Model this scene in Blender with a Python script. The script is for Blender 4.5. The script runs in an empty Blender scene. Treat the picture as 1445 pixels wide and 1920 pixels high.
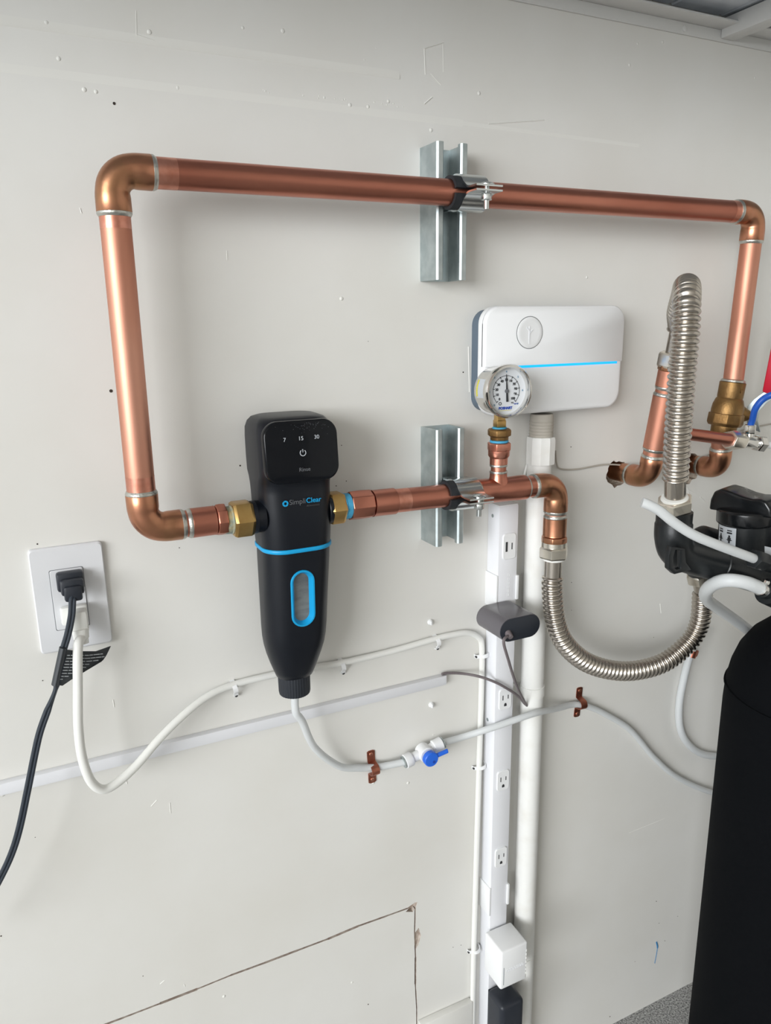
import bpy, bmesh, math, random
from mathutils import Vector, Matrix
random.seed(4)
R = math.radians

# ------------------------------------------------------------------ camera, world, light
scene = bpy.context.scene
COL = scene.collection
CAM = Vector((0.0, -0.85, 1.293))
YAW, PITCH, ROLL, FPX = R(25.7074), R(14.1565), R(-0.8620), 1412.81
_f = Vector((math.sin(YAW) * math.cos(PITCH), math.cos(YAW) * math.cos(PITCH), -math.sin(PITCH)))
_r = Vector((math.cos(YAW), -math.sin(YAW), 0))
_u = _r.cross(_f)
RT = math.cos(ROLL) * _r + math.sin(ROLL) * _u
UP = -math.sin(ROLL) * _r + math.cos(ROLL) * _u
cd = bpy.data.cameras.new('camera'); cam = bpy.data.objects.new('camera', cd); COL.objects.link(cam)
cd.sensor_fit = 'HORIZONTAL'; cd.sensor_width = 36.0; cd.lens = 36.0 * FPX / 1445.0
cd.clip_start = 0.02; cd.clip_end = 60
cam.matrix_world = Matrix(((RT.x, UP.x, -_f.x, CAM.x), (RT.y, UP.y, -_f.y, CAM.y), (RT.z, UP.z, -_f.z, CAM.z), (0, 0, 0, 1)))
scene.camera = cam

world = bpy.data.worlds.new('world'); scene.world = world; world.use_nodes = True
bg = world.node_tree.nodes['Background']
bg.inputs['Color'].default_value = (0.80, 0.90, 1.0, 1); bg.inputs['Strength'].default_value = 0.5

def area(name, loc, target, sx, sy, power, col):
    ld = bpy.data.lights.new(name, 'AREA'); ld.shape = 'RECTANGLE'; ld.size = sx; ld.size_y = sy
    ld.energy = power; ld.color = col
    o = bpy.data.objects.new(name, ld); COL.objects.link(o); o.location = loc
    o.rotation_euler = (Vector(target) - Vector(loc)).to_track_quat('-Z', 'Y').to_euler()
    return o
area('daylight_through_garage_door', (-6.2, -4.3, 2.35), (0.6, -0.05, 0.9), 4.4, 2.6, 565, (0.962, 0.984, 1.0))
scene.view_settings.view_transform = 'Standard'
scene.view_settings.look = 'None'
scene.view_settings.exposure = 0.0
scene.view_settings.gamma = 1.0
scene.view_settings.use_curve_mapping = False

# ------------------------------------------------------------------ helpers
def W(px, py, d):
    """point on the ray through a pixel of the photograph, d metres off the wall"""
    v = (px - 722.5) / FPX * RT - (py - 960.0) / FPX * UP + _f
    t = (-d - CAM.y) / v.y
    return CAM + t * v
def P3(x, d, z): return Vector((x, -d, z))
XA, OUT, ZA = Vector((1, 0, 0)), Vector((0, -1, 0)), Vector((0, 0, 1))

def s2l(c):
    c = c / 255.0
    return c / 12.92 if c <= 0.04045 else ((c + 0.055) / 1.055) ** 2.4
def rgb(r, g, b): return (s2l(r), s2l(g), s2l(b), 1)

MATS = {}
def mat(name, col, rough=0.5, metal=0.0, col2=None, nscale=20, stretch=(1, 1, 1), bump=0.0, bscale=200, trans=0.0, emit=None, estr=0, coat=0.0, spec=0.5, rvar=0.0, lo=0.35, hi=0.65, ior=1.45):
    m = bpy.data.materials.new(name); m.use_nodes = True; MATS[name] = m
    nt = m.node_tree; b = nt.nodes['Principled BSDF']
    b.inputs['Base Color'].default_value = col
    b.inputs['Roughness'].default_value = rough; b.inputs['Metallic'].default_value = metal
    b.inputs['Transmission Weight'].default_value = trans; b.inputs['Coat Weight'].default_value = coat
    b.inputs['Specular IOR Level'].default_value = spec; b.inputs['IOR'].default_value = ior
    if emit:
        b.inputs['Emission Color'].default_value = emit; b.inputs['Emission Strength'].default_value = estr
    tc = nt.nodes.new('ShaderNodeNewGeometry')
    mp = nt.nodes.new('ShaderNodeMapping'); mp.inputs['Scale'].default_value = stretch
    nt.links.new(tc.outputs['Position'], mp.inputs['Vector'])
    if col2 or rvar:
        n = nt.nodes.new('ShaderNodeTexNoise'); n.inputs['Scale'].default_value = nscale; n.inputs['Detail'].default_value = 4
        nt.links.new(mp.outputs['Vector'], n.inputs['Vector'])
        if col2:
            cr = nt.nodes.new('ShaderNodeValToRGB')
            cr.color_ramp.elements[0].position = lo; cr.color_ramp.elements[1].position = hi
            cr.color_ramp.elements[0].color = col; cr.color_ramp.elements[1].color = col2
            nt.links.new(n.outputs['Fac'], cr.inputs['Fac']); nt.links.new(cr.outputs['Color'], b.inputs['Base Color'])
        if rvar:
            mr = nt.nodes.new('ShaderNodeMapRange'); mr.inputs[3].default_value = rough - rvar; mr.inputs[4].default_value = rough + rvar
            nt.links.new(n.outputs['Fac'], mr.inputs[0]); nt.links.new(mr.outputs[0], b.inputs['Roughness'])
    if bump:
        n2 = nt.nodes.new('ShaderNodeTexNoise'); n2.inputs['Scale'].default_value = bscale; n2.inputs['Detail'].default_value = 3
        bp = nt.nodes.new('ShaderNodeBump'); bp.inputs['Strength'].default_value = bump; bp.inputs['Distance'].default_value = 0.002
        nt.links.new(mp.outputs['Vector'], n2.inputs['Vector'])
        nt.links.new(n2.outputs['Fac'], bp.inputs['Height']); nt.links.new(bp.outputs['Normal'], b.inputs['Normal'])
    return m
mat('wall', rgb(226, 225, 221), 0.5, col2=rgb(220, 218, 212), nscale=5, bump=0.10, bscale=16, lo=0.35, hi=0.75)
mat('wall2', rgb(222, 221, 216), 0.55)
mat('paint', rgb(228, 227, 222), 0.45)
mat('rack', rgb(212, 212, 210), 0.45)
mat('deck', rgb(208, 213, 219), 0.8, col2=rgb(186, 192, 200), nscale=18)
mat('floor', rgb(188, 188, 186), 0.7, col2=rgb(92, 92, 92), nscale=330, bump=0.5, bscale=400, lo=0.36, hi=0.66)
mat('room', rgb(205, 202, 196), 0.8)
mat('hole', rgb(128, 114, 100), 0.9, col2=rgb(190, 178, 162), nscale=90, bump=0.8, bscale=300)
mat('dirt', rgb(60, 52, 46), 0.9)
mat('wood', rgb(168, 150, 138), 0.9, col2=rgb(206, 196, 186), nscale=150)
mat('copper', rgb(210, 152, 130), 0.36, 1.0, col2=rgb(186, 124, 102), nscale=14, rvar=0.10, bump=0.03, bscale=120)
mat('copper_h', rgb(198, 132, 112), 0.34, 1.0, col2=rgb(172, 108, 90), nscale=16, stretch=(.25, 1, 1), rvar=0.10, bump=0.03, bscale=120)
mat('copper_v', rgb(218, 162, 140), 0.50, 1.0, col2=rgb(194, 130, 106), nscale=16, stretch=(1, 1, .2), rvar=0.08, bump=0.03, bscale=120)
mat('elbow', rgb(194, 136, 108), 0.33, 1.0, col2=rgb(166, 124, 92), nscale=26, rvar=0.08, bump=0.04, bscale=150)
mat('pinkcu', rgb(222, 158, 138), 0.34, 1.0, col2=rgb(200, 130, 108), nscale=60)
mat('solder', rgb(196, 196, 190), 0.35, 1.0, bump=0.3, bscale=300)
mat('brass', rgb(206, 172, 112), 0.33, 1.0, col2=rgb(190, 152, 94), nscale=40)
mat('bronze', rgb(156, 124, 82), 0.46, 1.0, col2=rgb(132, 102, 64), nscale=50, bump=0.12, bscale=400)
mat('tape', rgb(70, 160, 200), 0.6, bump=0.3, bscale=500)
mat('galv', rgb(200, 208, 209), 0.5, 1.0, col2=rgb(180, 190, 192), nscale=60)
mat('zinc', rgb(208, 212, 212), 0.22, 1.0)
mat('rubber', rgb(34, 36, 40), 0.7)
mat('chrome', rgb(222, 220, 216), 0.10, 1.0)
mat('stainless', rgb(188, 181, 172), 0.25, 1.0)
mat('nickel', rgb(226, 220, 208), 0.26, 1.0, bump=0.04, bscale=300)
mat('black', rgb(13, 17, 25), 0.36, spec=0.42)
mat('blackgloss', rgb(8, 11, 17), 0.10, spec=0.32)
mat('capblack', rgb(34, 38, 45), 0.5)
mat('blue', rgb(20, 158, 214), 0.4)
mat('print', rgb(190, 195, 200), 0.6)
mat('printgrey', rgb(98, 100, 104), 0.6)
mat('glasswin', rgb(120, 124, 124), 0.08, coat=1.0, col2=rgb(88, 92, 94), nscale=30, stretch=(1, 1, 3))
mat('white', rgb(236, 237, 238), 0.38)
mat('whitecold', rgb(231, 232, 236), 0.35)
mat('plate', rgb(221, 222, 225), 0.42)
mat('tapedull', rgb(132, 150, 146), 0.6, col2=rgb(176, 160, 118), nscale=120, bump=0.3, bscale=500)
mat('ivory', rgb(233, 233, 229), 0.4)
mat('pvc', rgb(234, 234, 231), 0.42, col2=rgb(226, 224, 218), nscale=30, lo=0.5, hi=0.8)
mat('slate', rgb(92, 106, 120), 0.55)
mat('led', rgb(20, 170, 255), 0.4, emit=rgb(10, 160, 255), estr=1.0)
mat('dial', rgb(214, 217, 221), 0.6)
mat('ink', rgb(38, 40, 44), 0.6)
mat('inkblue', rgb(60, 130, 165), 0.6)
mat('royal', rgb(30, 70, 170), 0.5)
mat('yellow', rgb(214, 206, 60), 0.6)
mat('slot', rgb(52, 52, 54), 0.7)
mat('greyplastic', rgb(104, 101, 105), 0.28)
mat('darkplastic', rgb(38, 42, 50), 0.4)
mat('greycord', rgb(112, 104, 106), 0.5)
mat('blackcord', rgb(44, 52, 62), 0.45)
mat('tag', rgb(56, 60, 64), 0.5)
mat('tube', rgb(232, 235, 236), 0.30, trans=0.30, ior=1.3)
mat('bluelever', rgb(40, 105, 220), 0.4)
mat('bluetube', rgb(36, 92, 190), 0.35)
mat('red', rgb(200, 24, 52), 0.4)
mat('softener', rgb(26, 29, 31), 0.34, bump=0.05, bscale=300)
mat('softgloss', rgb(18, 20, 22), 0.2)
mat('tank', rgb(9, 11, 14), 0.85, spec=0.1, bump=0.15, bscale=900)
mat('strapcu', rgb(158, 96, 78), 0.42, 1.0, col2=rgb(190, 122, 100), nscale=90)
mat('pen', rgb(50, 120, 170), 0.7)
mat('stain', rgb(176, 170, 160), 0.7)

def frame_from(axis):
    a = axis.normalized()
    h = Vector((0, 0, 1)) if abs(a.z) < 0.9 else Vector((1, 0, 0))
    u = h.cross(a).normalized(); return u, a.cross(u).normalized(), a

class MB:
    def __init__(s): s.v = []; s.f = []
    def add(s, vs, fs):
        o = len(s.v); s.v += [Vector(v) for v in vs]; s.f += [tuple(i + o for i in f) for f in fs]; return s
    def box(s, c, size, ux=XA, uy=OUT, uz=ZA):
        c = Vector(c); a, b, h = [x / 2 for x in size]
        vs = [c + ux * (i * a) + uy * (j * b) + uz * (k * h) for i in (-1, 1) for j in (-1, 1) for k in (-1, 1)]
        # orientation: ux x uy(out) x uz is left-handed; normals are recalculated on build
        return s.add(vs, [(0, 1, 3, 2), (4, 6, 7, 5), (0, 4, 5, 1), (2, 3, 7, 6), (0, 2, 6, 4), (1, 5, 7, 3)])
    def bx(s, x0, x1, d0, d1, z0, z1):
        return s.box(P3((x0 + x1) / 2, (d0 + d1) / 2, (z0 + z1) / 2), (abs(x1 - x0), abs(d1 - d0), abs(z1 - z0)))
    def rings(s, rings, cap0=True, cap1=True, closed=False):
        n = len(rings[0]); vs = [p for r in rings for p in r]; fs = []
        m = len(rings)
        for i in range(m if closed else m - 1):
            a, b = i * n, ((i + 1) % m) * n
            for j in range(n):
                k = (j + 1) % n; fs.append((a + j, a + k, b + k, b + j))
        if not closed:
            if cap0: fs.append(tuple(range(n))[::-1])
            if cap1: fs.append(tuple((m - 1) * n + j for j in range(n)))
        return s.add(vs, fs)
    def tube(s, pts, rad, seg=20, cap=True, flat=1.0):
        pts = [Vector(p) for p in pts]; n = len(pts)
        if not hasattr(rad, '__len__'): rad = [rad] * n
        tang = []
        for i in range(n):
            a = pts[max(i - 1, 0)]; b = pts[min(i + 1, n - 1)]
            t = (b - a)
            if t.length < 1e-9: t = tang[-1] if tang else Vector((0, 0, 1))
            tang.append(t.normalized())
        u, w, _ = frame_from(tang[0]); rs = []
        for i in range(n):
            if i:
                q = tang[i - 1].rotation_difference(tang[i]); u = q @ u; w = q @ w
            rs.append([pts[i] + rad[i] * (math.cos(2 * math.pi * j / seg) * u + flat * math.sin(2 * math.pi * j / seg) * w) for j in range(seg)])
        return s.rings(rs, cap, cap)
    def lathe(s, o, axis, prof, seg=32, u=None):
        o = Vector(o); uu, ww, a = frame_from(Vector(axis))
        if u is not None:
            uu = Vector(u).normalized(); ww = a.cross(uu)
        rs = [[o + a * h + r * (math.cos(2 * math.pi * j / seg) * uu + math.sin(2 * math.pi * j / seg) * ww) for j in range(seg)] for r, h in prof]
        return s.rings(rs)
    def prism(s, poly, o, ux, uy, ext):
        o = Vector(o); ext = Vector(ext)
        a = [o + ux * p[0] + uy * p[1] for p in poly]
        return s.rings([a, [p + ext for p in a]])
    def ring_prism(s, outer, inner, o, ux, uy, ext):
        o = Vector(o); ext = Vector(ext); n = len(outer)
        A = [o + ux * p[0] + uy * p[1] for p in outer]; B = [o + ux * p[0] + uy * p[1] for p in inner]
        return s.rings([A, [p + ext for p in A], [p + ext for p in B], B], closed=True)
    def build(s, name, m, parent=None, bevel=0, smooth=35, kind=None, seg=2):
        me = bpy.data.meshes.new(name)
        if parent is not None:
            org = wloc(parent)
        else:
            xs = [v.x for v in s.v]; ys = [v.y for v in s.v]; zs = [v.z for v in s.v]
            org = Vector(((min(xs) + max(xs)) / 2, (min(ys) + max(ys)) / 2, min(zs)))
        bm = bmesh.new()
        vs = [bm.verts.new(v - org) for v in s.v]
        for f in s.f:
            try: bm.faces.new([vs[i] for i in f])
            except ValueError: pass
        bmesh.ops.recalc_face_normals(bm, faces=bm.faces[:])
        if bevel:
            es = [e for e in bm.edges if len(e.link_faces) == 2 and e.calc_face_angle(0) > R(32)]
            bmesh.ops.bevel(bm, geom=es, offset=bevel, segments=seg, affect='EDGES', profile=0.5, clamp_overlap=True)
        bm.to_mesh(me); bm.free()
        if smooth:
            me.shade_smooth(); me.set_sharp_from_angle(angle=R(smooth))
        me.materials.append(MATS[m])
        o = bpy.data.objects.new(name, me); COL.objects.link(o)
        if parent is not None: o.parent = parent
        else: o.location = org
        if kind: o['kind'] = kind
        return o

def wloc(o):
    p = Vector((0, 0, 0))
    while o is not None:
        p = p + Vector(o.location); o = o.parent
    return p
def tag(o, label, cat, group=None):
    o['label'] = label; o['category'] = cat
    if group: o['group'] = group
    return o
def thing(name, label, cat, loc, group=None):
    o = bpy.data.objects.new(name, None); COL.objects.link(o); o.location = loc; o.empty_display_size = 0.02
    return tag(o, label, cat, group)
def structure(o): o['kind'] = 'structure'; return o

def text(name, body, size, o, m, parent, ux=XA, uy=ZA, bold=0.0, align='CENTER'):
    cu = bpy.data.curves.new(name, 'FONT'); cu.body = body; cu.size = size
    cu.align_x = align; cu.align_y = 'CENTER'; cu.extrude = 0.00015; cu.offset = bold
    to = bpy.data.objects.new(name, cu); COL.objects.link(to)
    me = bpy.data.meshes.new_from_object(to.evaluated_get(bpy.context.evaluated_depsgraph_get()))
    bpy.data.objects.remove(to); bpy.data.curves.remove(cu)
    n = ux.cross(uy); org = wloc(parent)
    for v in me.vertices: v.co = Vector(o) + ux * v.co.x + uy * v.co.y + n * v.co.z - org
    me.materials.clear(); me.materials.append(MATS[m]); me.name = name
    ob = bpy.data.objects.new(name, me); COL.objects.link(ob); ob.parent = parent
    return ob

def rrect(hx, hy, r, n=6):
    pts = []
    for cx, cy, a0 in ((hx - r, hy - r, 0), (-hx + r, hy - r, 90), (-hx + r, -hy + r, 180), (hx - r, -hy + r, 270)):
        for i in range(n + 1):
            a = R(a0 + 90 * i / n); pts.append((cx + r * math.cos(a), cy + r * math.sin(a)))
    return pts
def spline(pts, n=10):
    pts = [Vector(p) for p in pts]
    q = [pts[0] * 2 - pts[1]] + pts + [pts[-1] * 2 - pts[-2]]; out = []
    for i in range(1, len(q) - 2):
        for k in range(n):
            t = k / n; a, b, c, d = q[i - 1], q[i], q[i + 1], q[i + 2]
            out.append(0.5 * ((2 * b) + (c - a) * t + (2 * a - 5 * b + 4 * c - d) * t * t + (3 * b - a - 3 * c + d) * t ** 3))
    out.append(pts[-1]); return out
def resample(pts, step):
    out = [pts[0].copy()]; acc = 0.0
    for a, b in zip(pts, pts[1:]):
        L = (b - a).length; t = step - acc
        while t <= L and L > 0:
            out.append(a + (b - a) * (t / L)); t += step
        acc = (acc + L) % step if L > 0 else acc
    return out

# ------------------------------------------------------------------ the room
def boolean_cut(target, cutters):
    for c in cutters:
        md = target.modifiers.new('cut', 'BOOLEAN'); md.operation = 'DIFFERENCE'; md.solver = 'EXACT'; md.object = c
    me = bpy.data.meshes.new_from_object(target.evaluated_get(bpy.context.evaluated_depsgraph_get()))
    target.modifiers.clear(); old = target.data; target.data = me; bpy.data.meshes.remove(old)
    for c in cutters:
        m = c.data; bpy.data.objects.remove(c); bpy.data.meshes.remove(m)
HOLE_L, HOLE_R = W(1156, 888, 0), W(1292, 876, 0)
wall = structure(MB().bx(-6.9, 2.7, -0.12, 0, 0, 3.8).build('wall_back', 'wall', smooth=0))
cuts = []
for hc, rx in ((HOLE_L, 0.0190), (HOLE_R, 0.023)):
    n = 22
    poly = [(rx * (1 + random.uniform(-.14, .16)) * math.cos(2 * math.pi * i / n), rx * 1.05 * (1 + random.uniform(-.14, .16)) * math.sin(2 * math.pi * i / n)) for i in range(n)]
    cuts.append(MB().prism(poly, hc + Vector((0, -0.01, 0)), XA, ZA, (0, 0.027, 0)).build('cut', 'hole', smooth=0))
def groove(pts, w, dep):
    """a ragged channel along a polyline on the wall face"""
    for a, b in zip(pts, pts[1:]):
        a, b = Vector((a[0], 0, a[1])), Vector((b[0], 0, b[1])); t = (b - a).normalized(); nrm = Vector((-t.z, 0, t.x))
        ww = w * random.uniform(.7, 1.3)
        cuts.append(MB().box((a + b) / 2, ((b - a).length + w * .6, dep * 2, ww), t, Vector((0, -1, 0)), nrm).build('cut', 'hole', smooth=0))
PX, PZ = 0.449, 0.4365
gp = [(-0.35, PZ)]
for i in range(1, 17): gp.append((-0.35 + (PX + .35) * i / 17, PZ + random.uniform(-.0012, .0012)))
gp.append((PX - .012, PZ - .001)); gp.append((PX, PZ + .003))
groove(gp, 0.0030, 0.006)
gv = [(PX + .0005, PZ + .003)] + [(PX + random.uniform(-.0012, .0022), PZ - .437 * i / 9) for i in range(1, 10)]
groove(gv, 0.0026, 0.006)
cuts.append(MB().prism([(-.016, -.006), (-.004, -.011), (.001, -.004), (.004, .004), (-.004, .003)], P3(PX, 0.004, PZ), XA, ZA, (0, 0.011, 0)).build('cut', 'hole', smooth=0))
cuts.append(MB().prism([(0, -.03), (.006, -.024), (.010, -.04), (.005, -.055), (0, -.062)], P3(PX, 0.004, PZ - .02), XA, ZA, (0, 0.009, 0)).build('cut', 'hole', smooth=0))
boolean_cut(wall, cuts)
wall.data.materials.clear(); wall.data.materials.append(MATS['wall']); wall.data.materials.append(MATS['hole']); wall.data.materials.append(MATS['wood'])
for p in wall.data.polygons:
    c = p.center + wall.location
    inside = c.y > 0.0005 and c.y < 0.1 and abs(c.x) < 2 and 0.001 < c.z < 2.4 and abs(p.normal.y) < .999 or (0.0005 < c.y < 0.1 and abs(c.x) < 2 and 0.001 < c.z < 2.4)
    p.material_index = (1 if c.z > .9 else 2) if inside else 0

# raised paint seams, drips and patches on the wall (relief, no separate pieces)
mb = MB()
def ridge(a, b, w, h, lean=0.5):
    a = Vector((a.x, 0, a.z)); b = Vector((b.x, 0, b.z)); t = (b - a).normalized(); n = Vector((-t.z, 0, t.x))
    prof = [(-w / 2, -0.0006), (w * (lean - .5), h), (w / 2, -0.0006)]
    mb.rings([[p + n * q[0] + OUT * q[1] for q in prof] for p in (a, b)])
ridge(P3(-.4, 0, 1.567), P3(.435, 0, 1.567), 0.014, 0.0011, .15)
ridge(P3(.0, 0, 1.526), P3(.52, 0, 1.523), 0.020, 0.0004, .5)
ridge(P3(.52, 0, 1.523), P3(.80, 0, 1.520), 0.010, 0.0005, .5)
ridge(W(795, 92, 0), W(797, 140, 0), .002, .0007); ridge(W(830, 82, 0), W(831, 135, 0), .0015, .0005)
ridge(W(795, 91, 0), W(831, 80, 0), .003, .0009); ridge(W(807, 138, 0), W(827, 160, 0), .002, .0007)
ridge(W(810, 182, 0), W(795, 195, 0), .003, .0010)
ridge(W(1020, 225, 0), W(915, 232, 0), .004, .0008)
ridge(W(255, 20, 0), W(256, 70, 0), .0015, .0005); ridge(W(256, 65, 0), W(290, 76, 0), .002, .0008)
ridge(W(1265, 905, 0), W(1310, 930, 0), .005, .0008); ridge(W(1288, 915, 0), W(1298, 960, 0), .004, .0009); ridge(W(1298, 960, 0), W(1296, 985, 0), .003, .0008); ridge(W(1312, 932, 0), W(1322, 942, 0), .005, .0009)
ridge(W(888, 640, 0), W(890, 690, 0), .004, .0010); ridge(W(878, 650, 0), W(880, 735, 0), .002, .0008)
ridge(W(1178, 1562, 0), W(1245, 1535, 0), .002, .0004)
for x, y, x2, y2 in ((283, 1512, 294, 1500), (318, 1505, 320, 1525), (212, 1312, 214, 1326), (236, 1460, 238, 1470), (425, 470, 426, 488), (150, 390, 153, 400), (1237, 1132, 1239, 1150), (300, 1845, 308, 1838), (345, 1845, 347, 1850)):
    ridge(W(x, y, 0), W(x2, y2, 0), .0024, .0006)
mb.build('paint_relief', 'paint', wall, smooth=60, kind='stuff')
mb = MB()
def blob(x, y, r, h=0.5):
    c = W(x, y, 0); mb.lathe(c - OUT * .0004, OUT, [(r, 0), (r * .95, r * h * .4), (r * .6, r * h * .8), (r * .15, r * h)], 9)
for x, y in ((158, 168), (180, 172), (87, 43), (333, 165), (455, 52), (705, 90), (683, 112), (898, 175), (808, 244), (530, 58), (608, 183), (690, 200), (656, 197), (728, 190), (1180, 122), (1195, 82), (1415, 146), (1242, 79),
             (812, 1378), (700, 1468), (765, 1468), (860, 1450), (280, 60), (5, 1490), (660, 1842), (672, 1850), (420, 1868), (745, 1790), (640, 560), (1100, 520), (1170, 1688), (590, 1260), (1292, 1305), (1270, 1370), (110, 110)):
    blob(x, y, random.uniform(.0012, .0026))
for i in range(40):
    t = random.random(); blob(470 + 290 * t, 168 + 32 * t + random.uniform(-3, 3), random.uniform(.0006, .0015))
mb.build('paint_blobs', 'paint', wall, smooth=60, kind='stuff')
mb = MB()
for x, y, r in ((214, 194, 2.4), (208, 733, 3.0), (450, 873, 1.7), (630, 911, 1.2), (649, 902, 1.1), (868, 698, 1.6), (1070, 838, 1.3), (1071, 1092, 1.1), (1071, 1144, .8), (1230, 1690, 1.6), (1270, 1718, 1.1), (1235, 1731, 1.2), (1246, 1764, 1.3), (1190, 1803, 1), (1143, 1906, 1.8),
                (690, 1883, 1.6), (268, 1830, 1), (2, 1755, 1.5), (864, 1772, 1.0), (849, 1776, 1.0), (1012, 1234, 1.1), (640, 835, 1.0), (336, 1027, 1.0), (80, 1276, 1.0), (70, 1020, 1.4), (41, 1468, 1.0), (66, 1570, .8), (1305, 672, 2.0), (690, 640, .7), (1225, 1195, .9)):
    c = W(x, y, 0); mb.lathe(c - OUT * .0003, OUT, [(r * .0006, 0), (r * .0006, .0006), (r * .0003, .0007)], 8)
mb.build('nail_holes', 'dirt', wall, kind='stuff')
mb = MB()
pen = spline([W(1230, 1766, 0), W(1232, 1776, 0), W(1230, 1790, 0), W(1227, 1806, 0)], 4)
mb.tube([p + OUT * .0001 for p in pen], [.0016] * 5 + [.0007] * (len(pen) - 5), 6)
mb.build('pen_mark', 'pen', wall)

structure(MB().bx(0.4525, 0.5480, 0, 0.012, 0, 0.2185).build('baseboard_back', 'wall2', bevel=.002))
structure(MB().bx(-11, 2.7, -0.12, 6.8, -0.06, 0).build('floor', 'floor', smooth=0))
structure(MB().bx(-6.9, 2.7, -0.12, 6.8, 3.8, 3.88).build('ceiling', 'room', smooth=0))
structure(MB().bx(2.7, 2.8, -0.12, 6.8, 0, 3.8).build('wall_right', 'room', smooth=0))
structure(MB().bx(-6.9, 2.8, 6.8, 6.9, 0, 3.8).build('wall_front', 'room', smooth=0))

# overhead rack at the top right: wall angle, cross bar, deck tiles
rk = thing('storage_rack', 'white overhead rack fixed to the wall above the controller, grey deck tiles', 'rack', P3(1.0, 0, 1.662))
RX0, RX1, RD = -1.3, 2.2, 0.355  # unseen left run and depth of the rack are sized to shade the upper wall
a = MB(); a.bx(RX0, RX1, 0, 0.003, 1.662, 1.6765); a.bx(RX0, RX1, 0, 0.031, 1.6765, 1.679); a.build('wall_angle', 'rack', rk, bevel=.0006)
MB().bx(RX0, RX1, RD - .03, RD, 1.662, 1.690).build('front_rail', 'rack', rk, bevel=.001)
for x in (-1.2, -.5, .2, 0.932, 1.45, 2.0): MB().bx(x, x + .026, .0035, RD - .03, 1.6655, 1.690).build('cross_bar', 'rack', rk, bevel=.001)
for i in range(8):
    for j in range(3):
        x0 = 0.56 + i * 0.092 + (0.046 if j % 2 else 0); d0 = 0.0 + j * 0.115
        MB().bx(x0, x0 + .089, d0 + .002, d0 + .112, 1.692 + random.uniform(0, .0015), 1.71).build('deck_tile', 'deck', rk, bevel=.002, seg=1)
for x0, x1, d0, d1 in ((RX0, -.37, .002, RD), (-.365, .555, .002, RD), (1.345, RX1, .002, RD)):
    MB().bx(x0, x1, d0, d1, 1.6925, 1.71).build('deck_panel', 'deck', rk, bevel=.002, seg=1)
a = MB(); a.lathe(W(1283, 54, 0.003) , OUT, [(.004, 0), (.004, .001), (.002, .002)], 16); a.build('screw', 'rack', rk)

# ------------------------------------------------------------------ copper pipework
PR, FR = 0.0143, 0.0161
def pipe(a, b, parent, m, r=PR): return MB().tube([a, b], r, 32).build('pipe', m, parent)
def solder(p, dirn, parent, r0=FR, r1=None, w=0.0042):
    r1 = r1 or PR * 1.03
    prof = [(PR * .9, -.0005), (r0 * .995, 0), (r0 * 1.012, w * .3), (r0 * .98, w * .6), (r1, w), (PR * .9, w + .0002)]
    return MB().lathe(p, dirn, prof, 32).build('solder_ring', 'solder', parent)
def elbow(c, da, db, parent, m='elbow', rb=0.021, hub=0.037, r=FR, sa=True, sb=True):
    da, db = da.normalized(), db.normalized()
    pts = [c + da * hub, c + da * (hub - .0005), c + da * (rb + .003), c + da * (rb)]; rad = [r * .99, r * 1.01, r * 1.0, r * .985]
    pa, pb = c + da * rb, c + db * rb
    for i in range(1, 12):
        t = i / 12
        ang = math.pi / 2 * t
        o = c + (da + db) * rb
        pts.append(o - db * rb * math.cos(ang) - da * rb * math.sin(ang)); rad.append(r * .965)
    pts += [pb, c + db * (rb + .003), c + db * (hub - .0005), c + db * hub]; rad += [r * .985, r, r * 1.01, r * .99]
    e = MB().tube(pts, rad, 36).build('elbow', m, parent, smooth=50)
    if sa: solder(c + da * hub, da, parent, r)
    if sb: solder(c + db * hub, db, parent, r)
    return e
D = 0.06
TL, BL, TRc = P3(.1025, D, 1.4335), P3(.1025, D, 1.0880), P3(.9645, D, 1.4340)
VT = W(1374, 716, .0555); rdir = (VT - TRc).normalized()
NUTL = P3(.197, D, 1.0862)
loop = thing('copper_pipe_run', 'long copper pipe loop rising left of the black filter and crossing to the right', 'copper pipe', P3(.5, D, 1.07))
pipe(TL + XA * .03, TRc - XA * .03, loop, 'copper_h'); pipe(BL + ZA * .03, TL - ZA * .03, loop, 'copper_v')
pipe(TRc + rdir * .03, VT + rdir * .004, loop, 'copper_v')
elbow(TL, -ZA, XA, loop); elbow(TRc, -XA, rdir, loop); elbow(BL, ZA, XA, loop)
pipe(BL + XA * .03, BL + XA * .055, loop, 'copper_h')
def adapter(p, dirn, parent, L=.034, hexr=.0172, m='copper_h', ring=True):
    """solder cup that ends in a faceted collar"""
    if ring: solder(p, -dirn, parent, FR * .99)
    o = MB().lathe(p, dirn, [(FR * .96, 0), (FR * .99, .0005), (FR * .985, L * .62), (FR * 1.0, L * .66)], 32); o.build('adapter', m, parent)
    MB().lathe(p + dirn * L * .66, dirn, [(FR * .9, 0), (hexr, .002), (hexr * 1.02, L * .16), (hexr, L * .30), (FR * .8, L * .34)], 8).build('adapter_collar', m, parent, bevel=.0008)
adapter(BL + XA * .0475, XA, loop, L=.0385)

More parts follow.
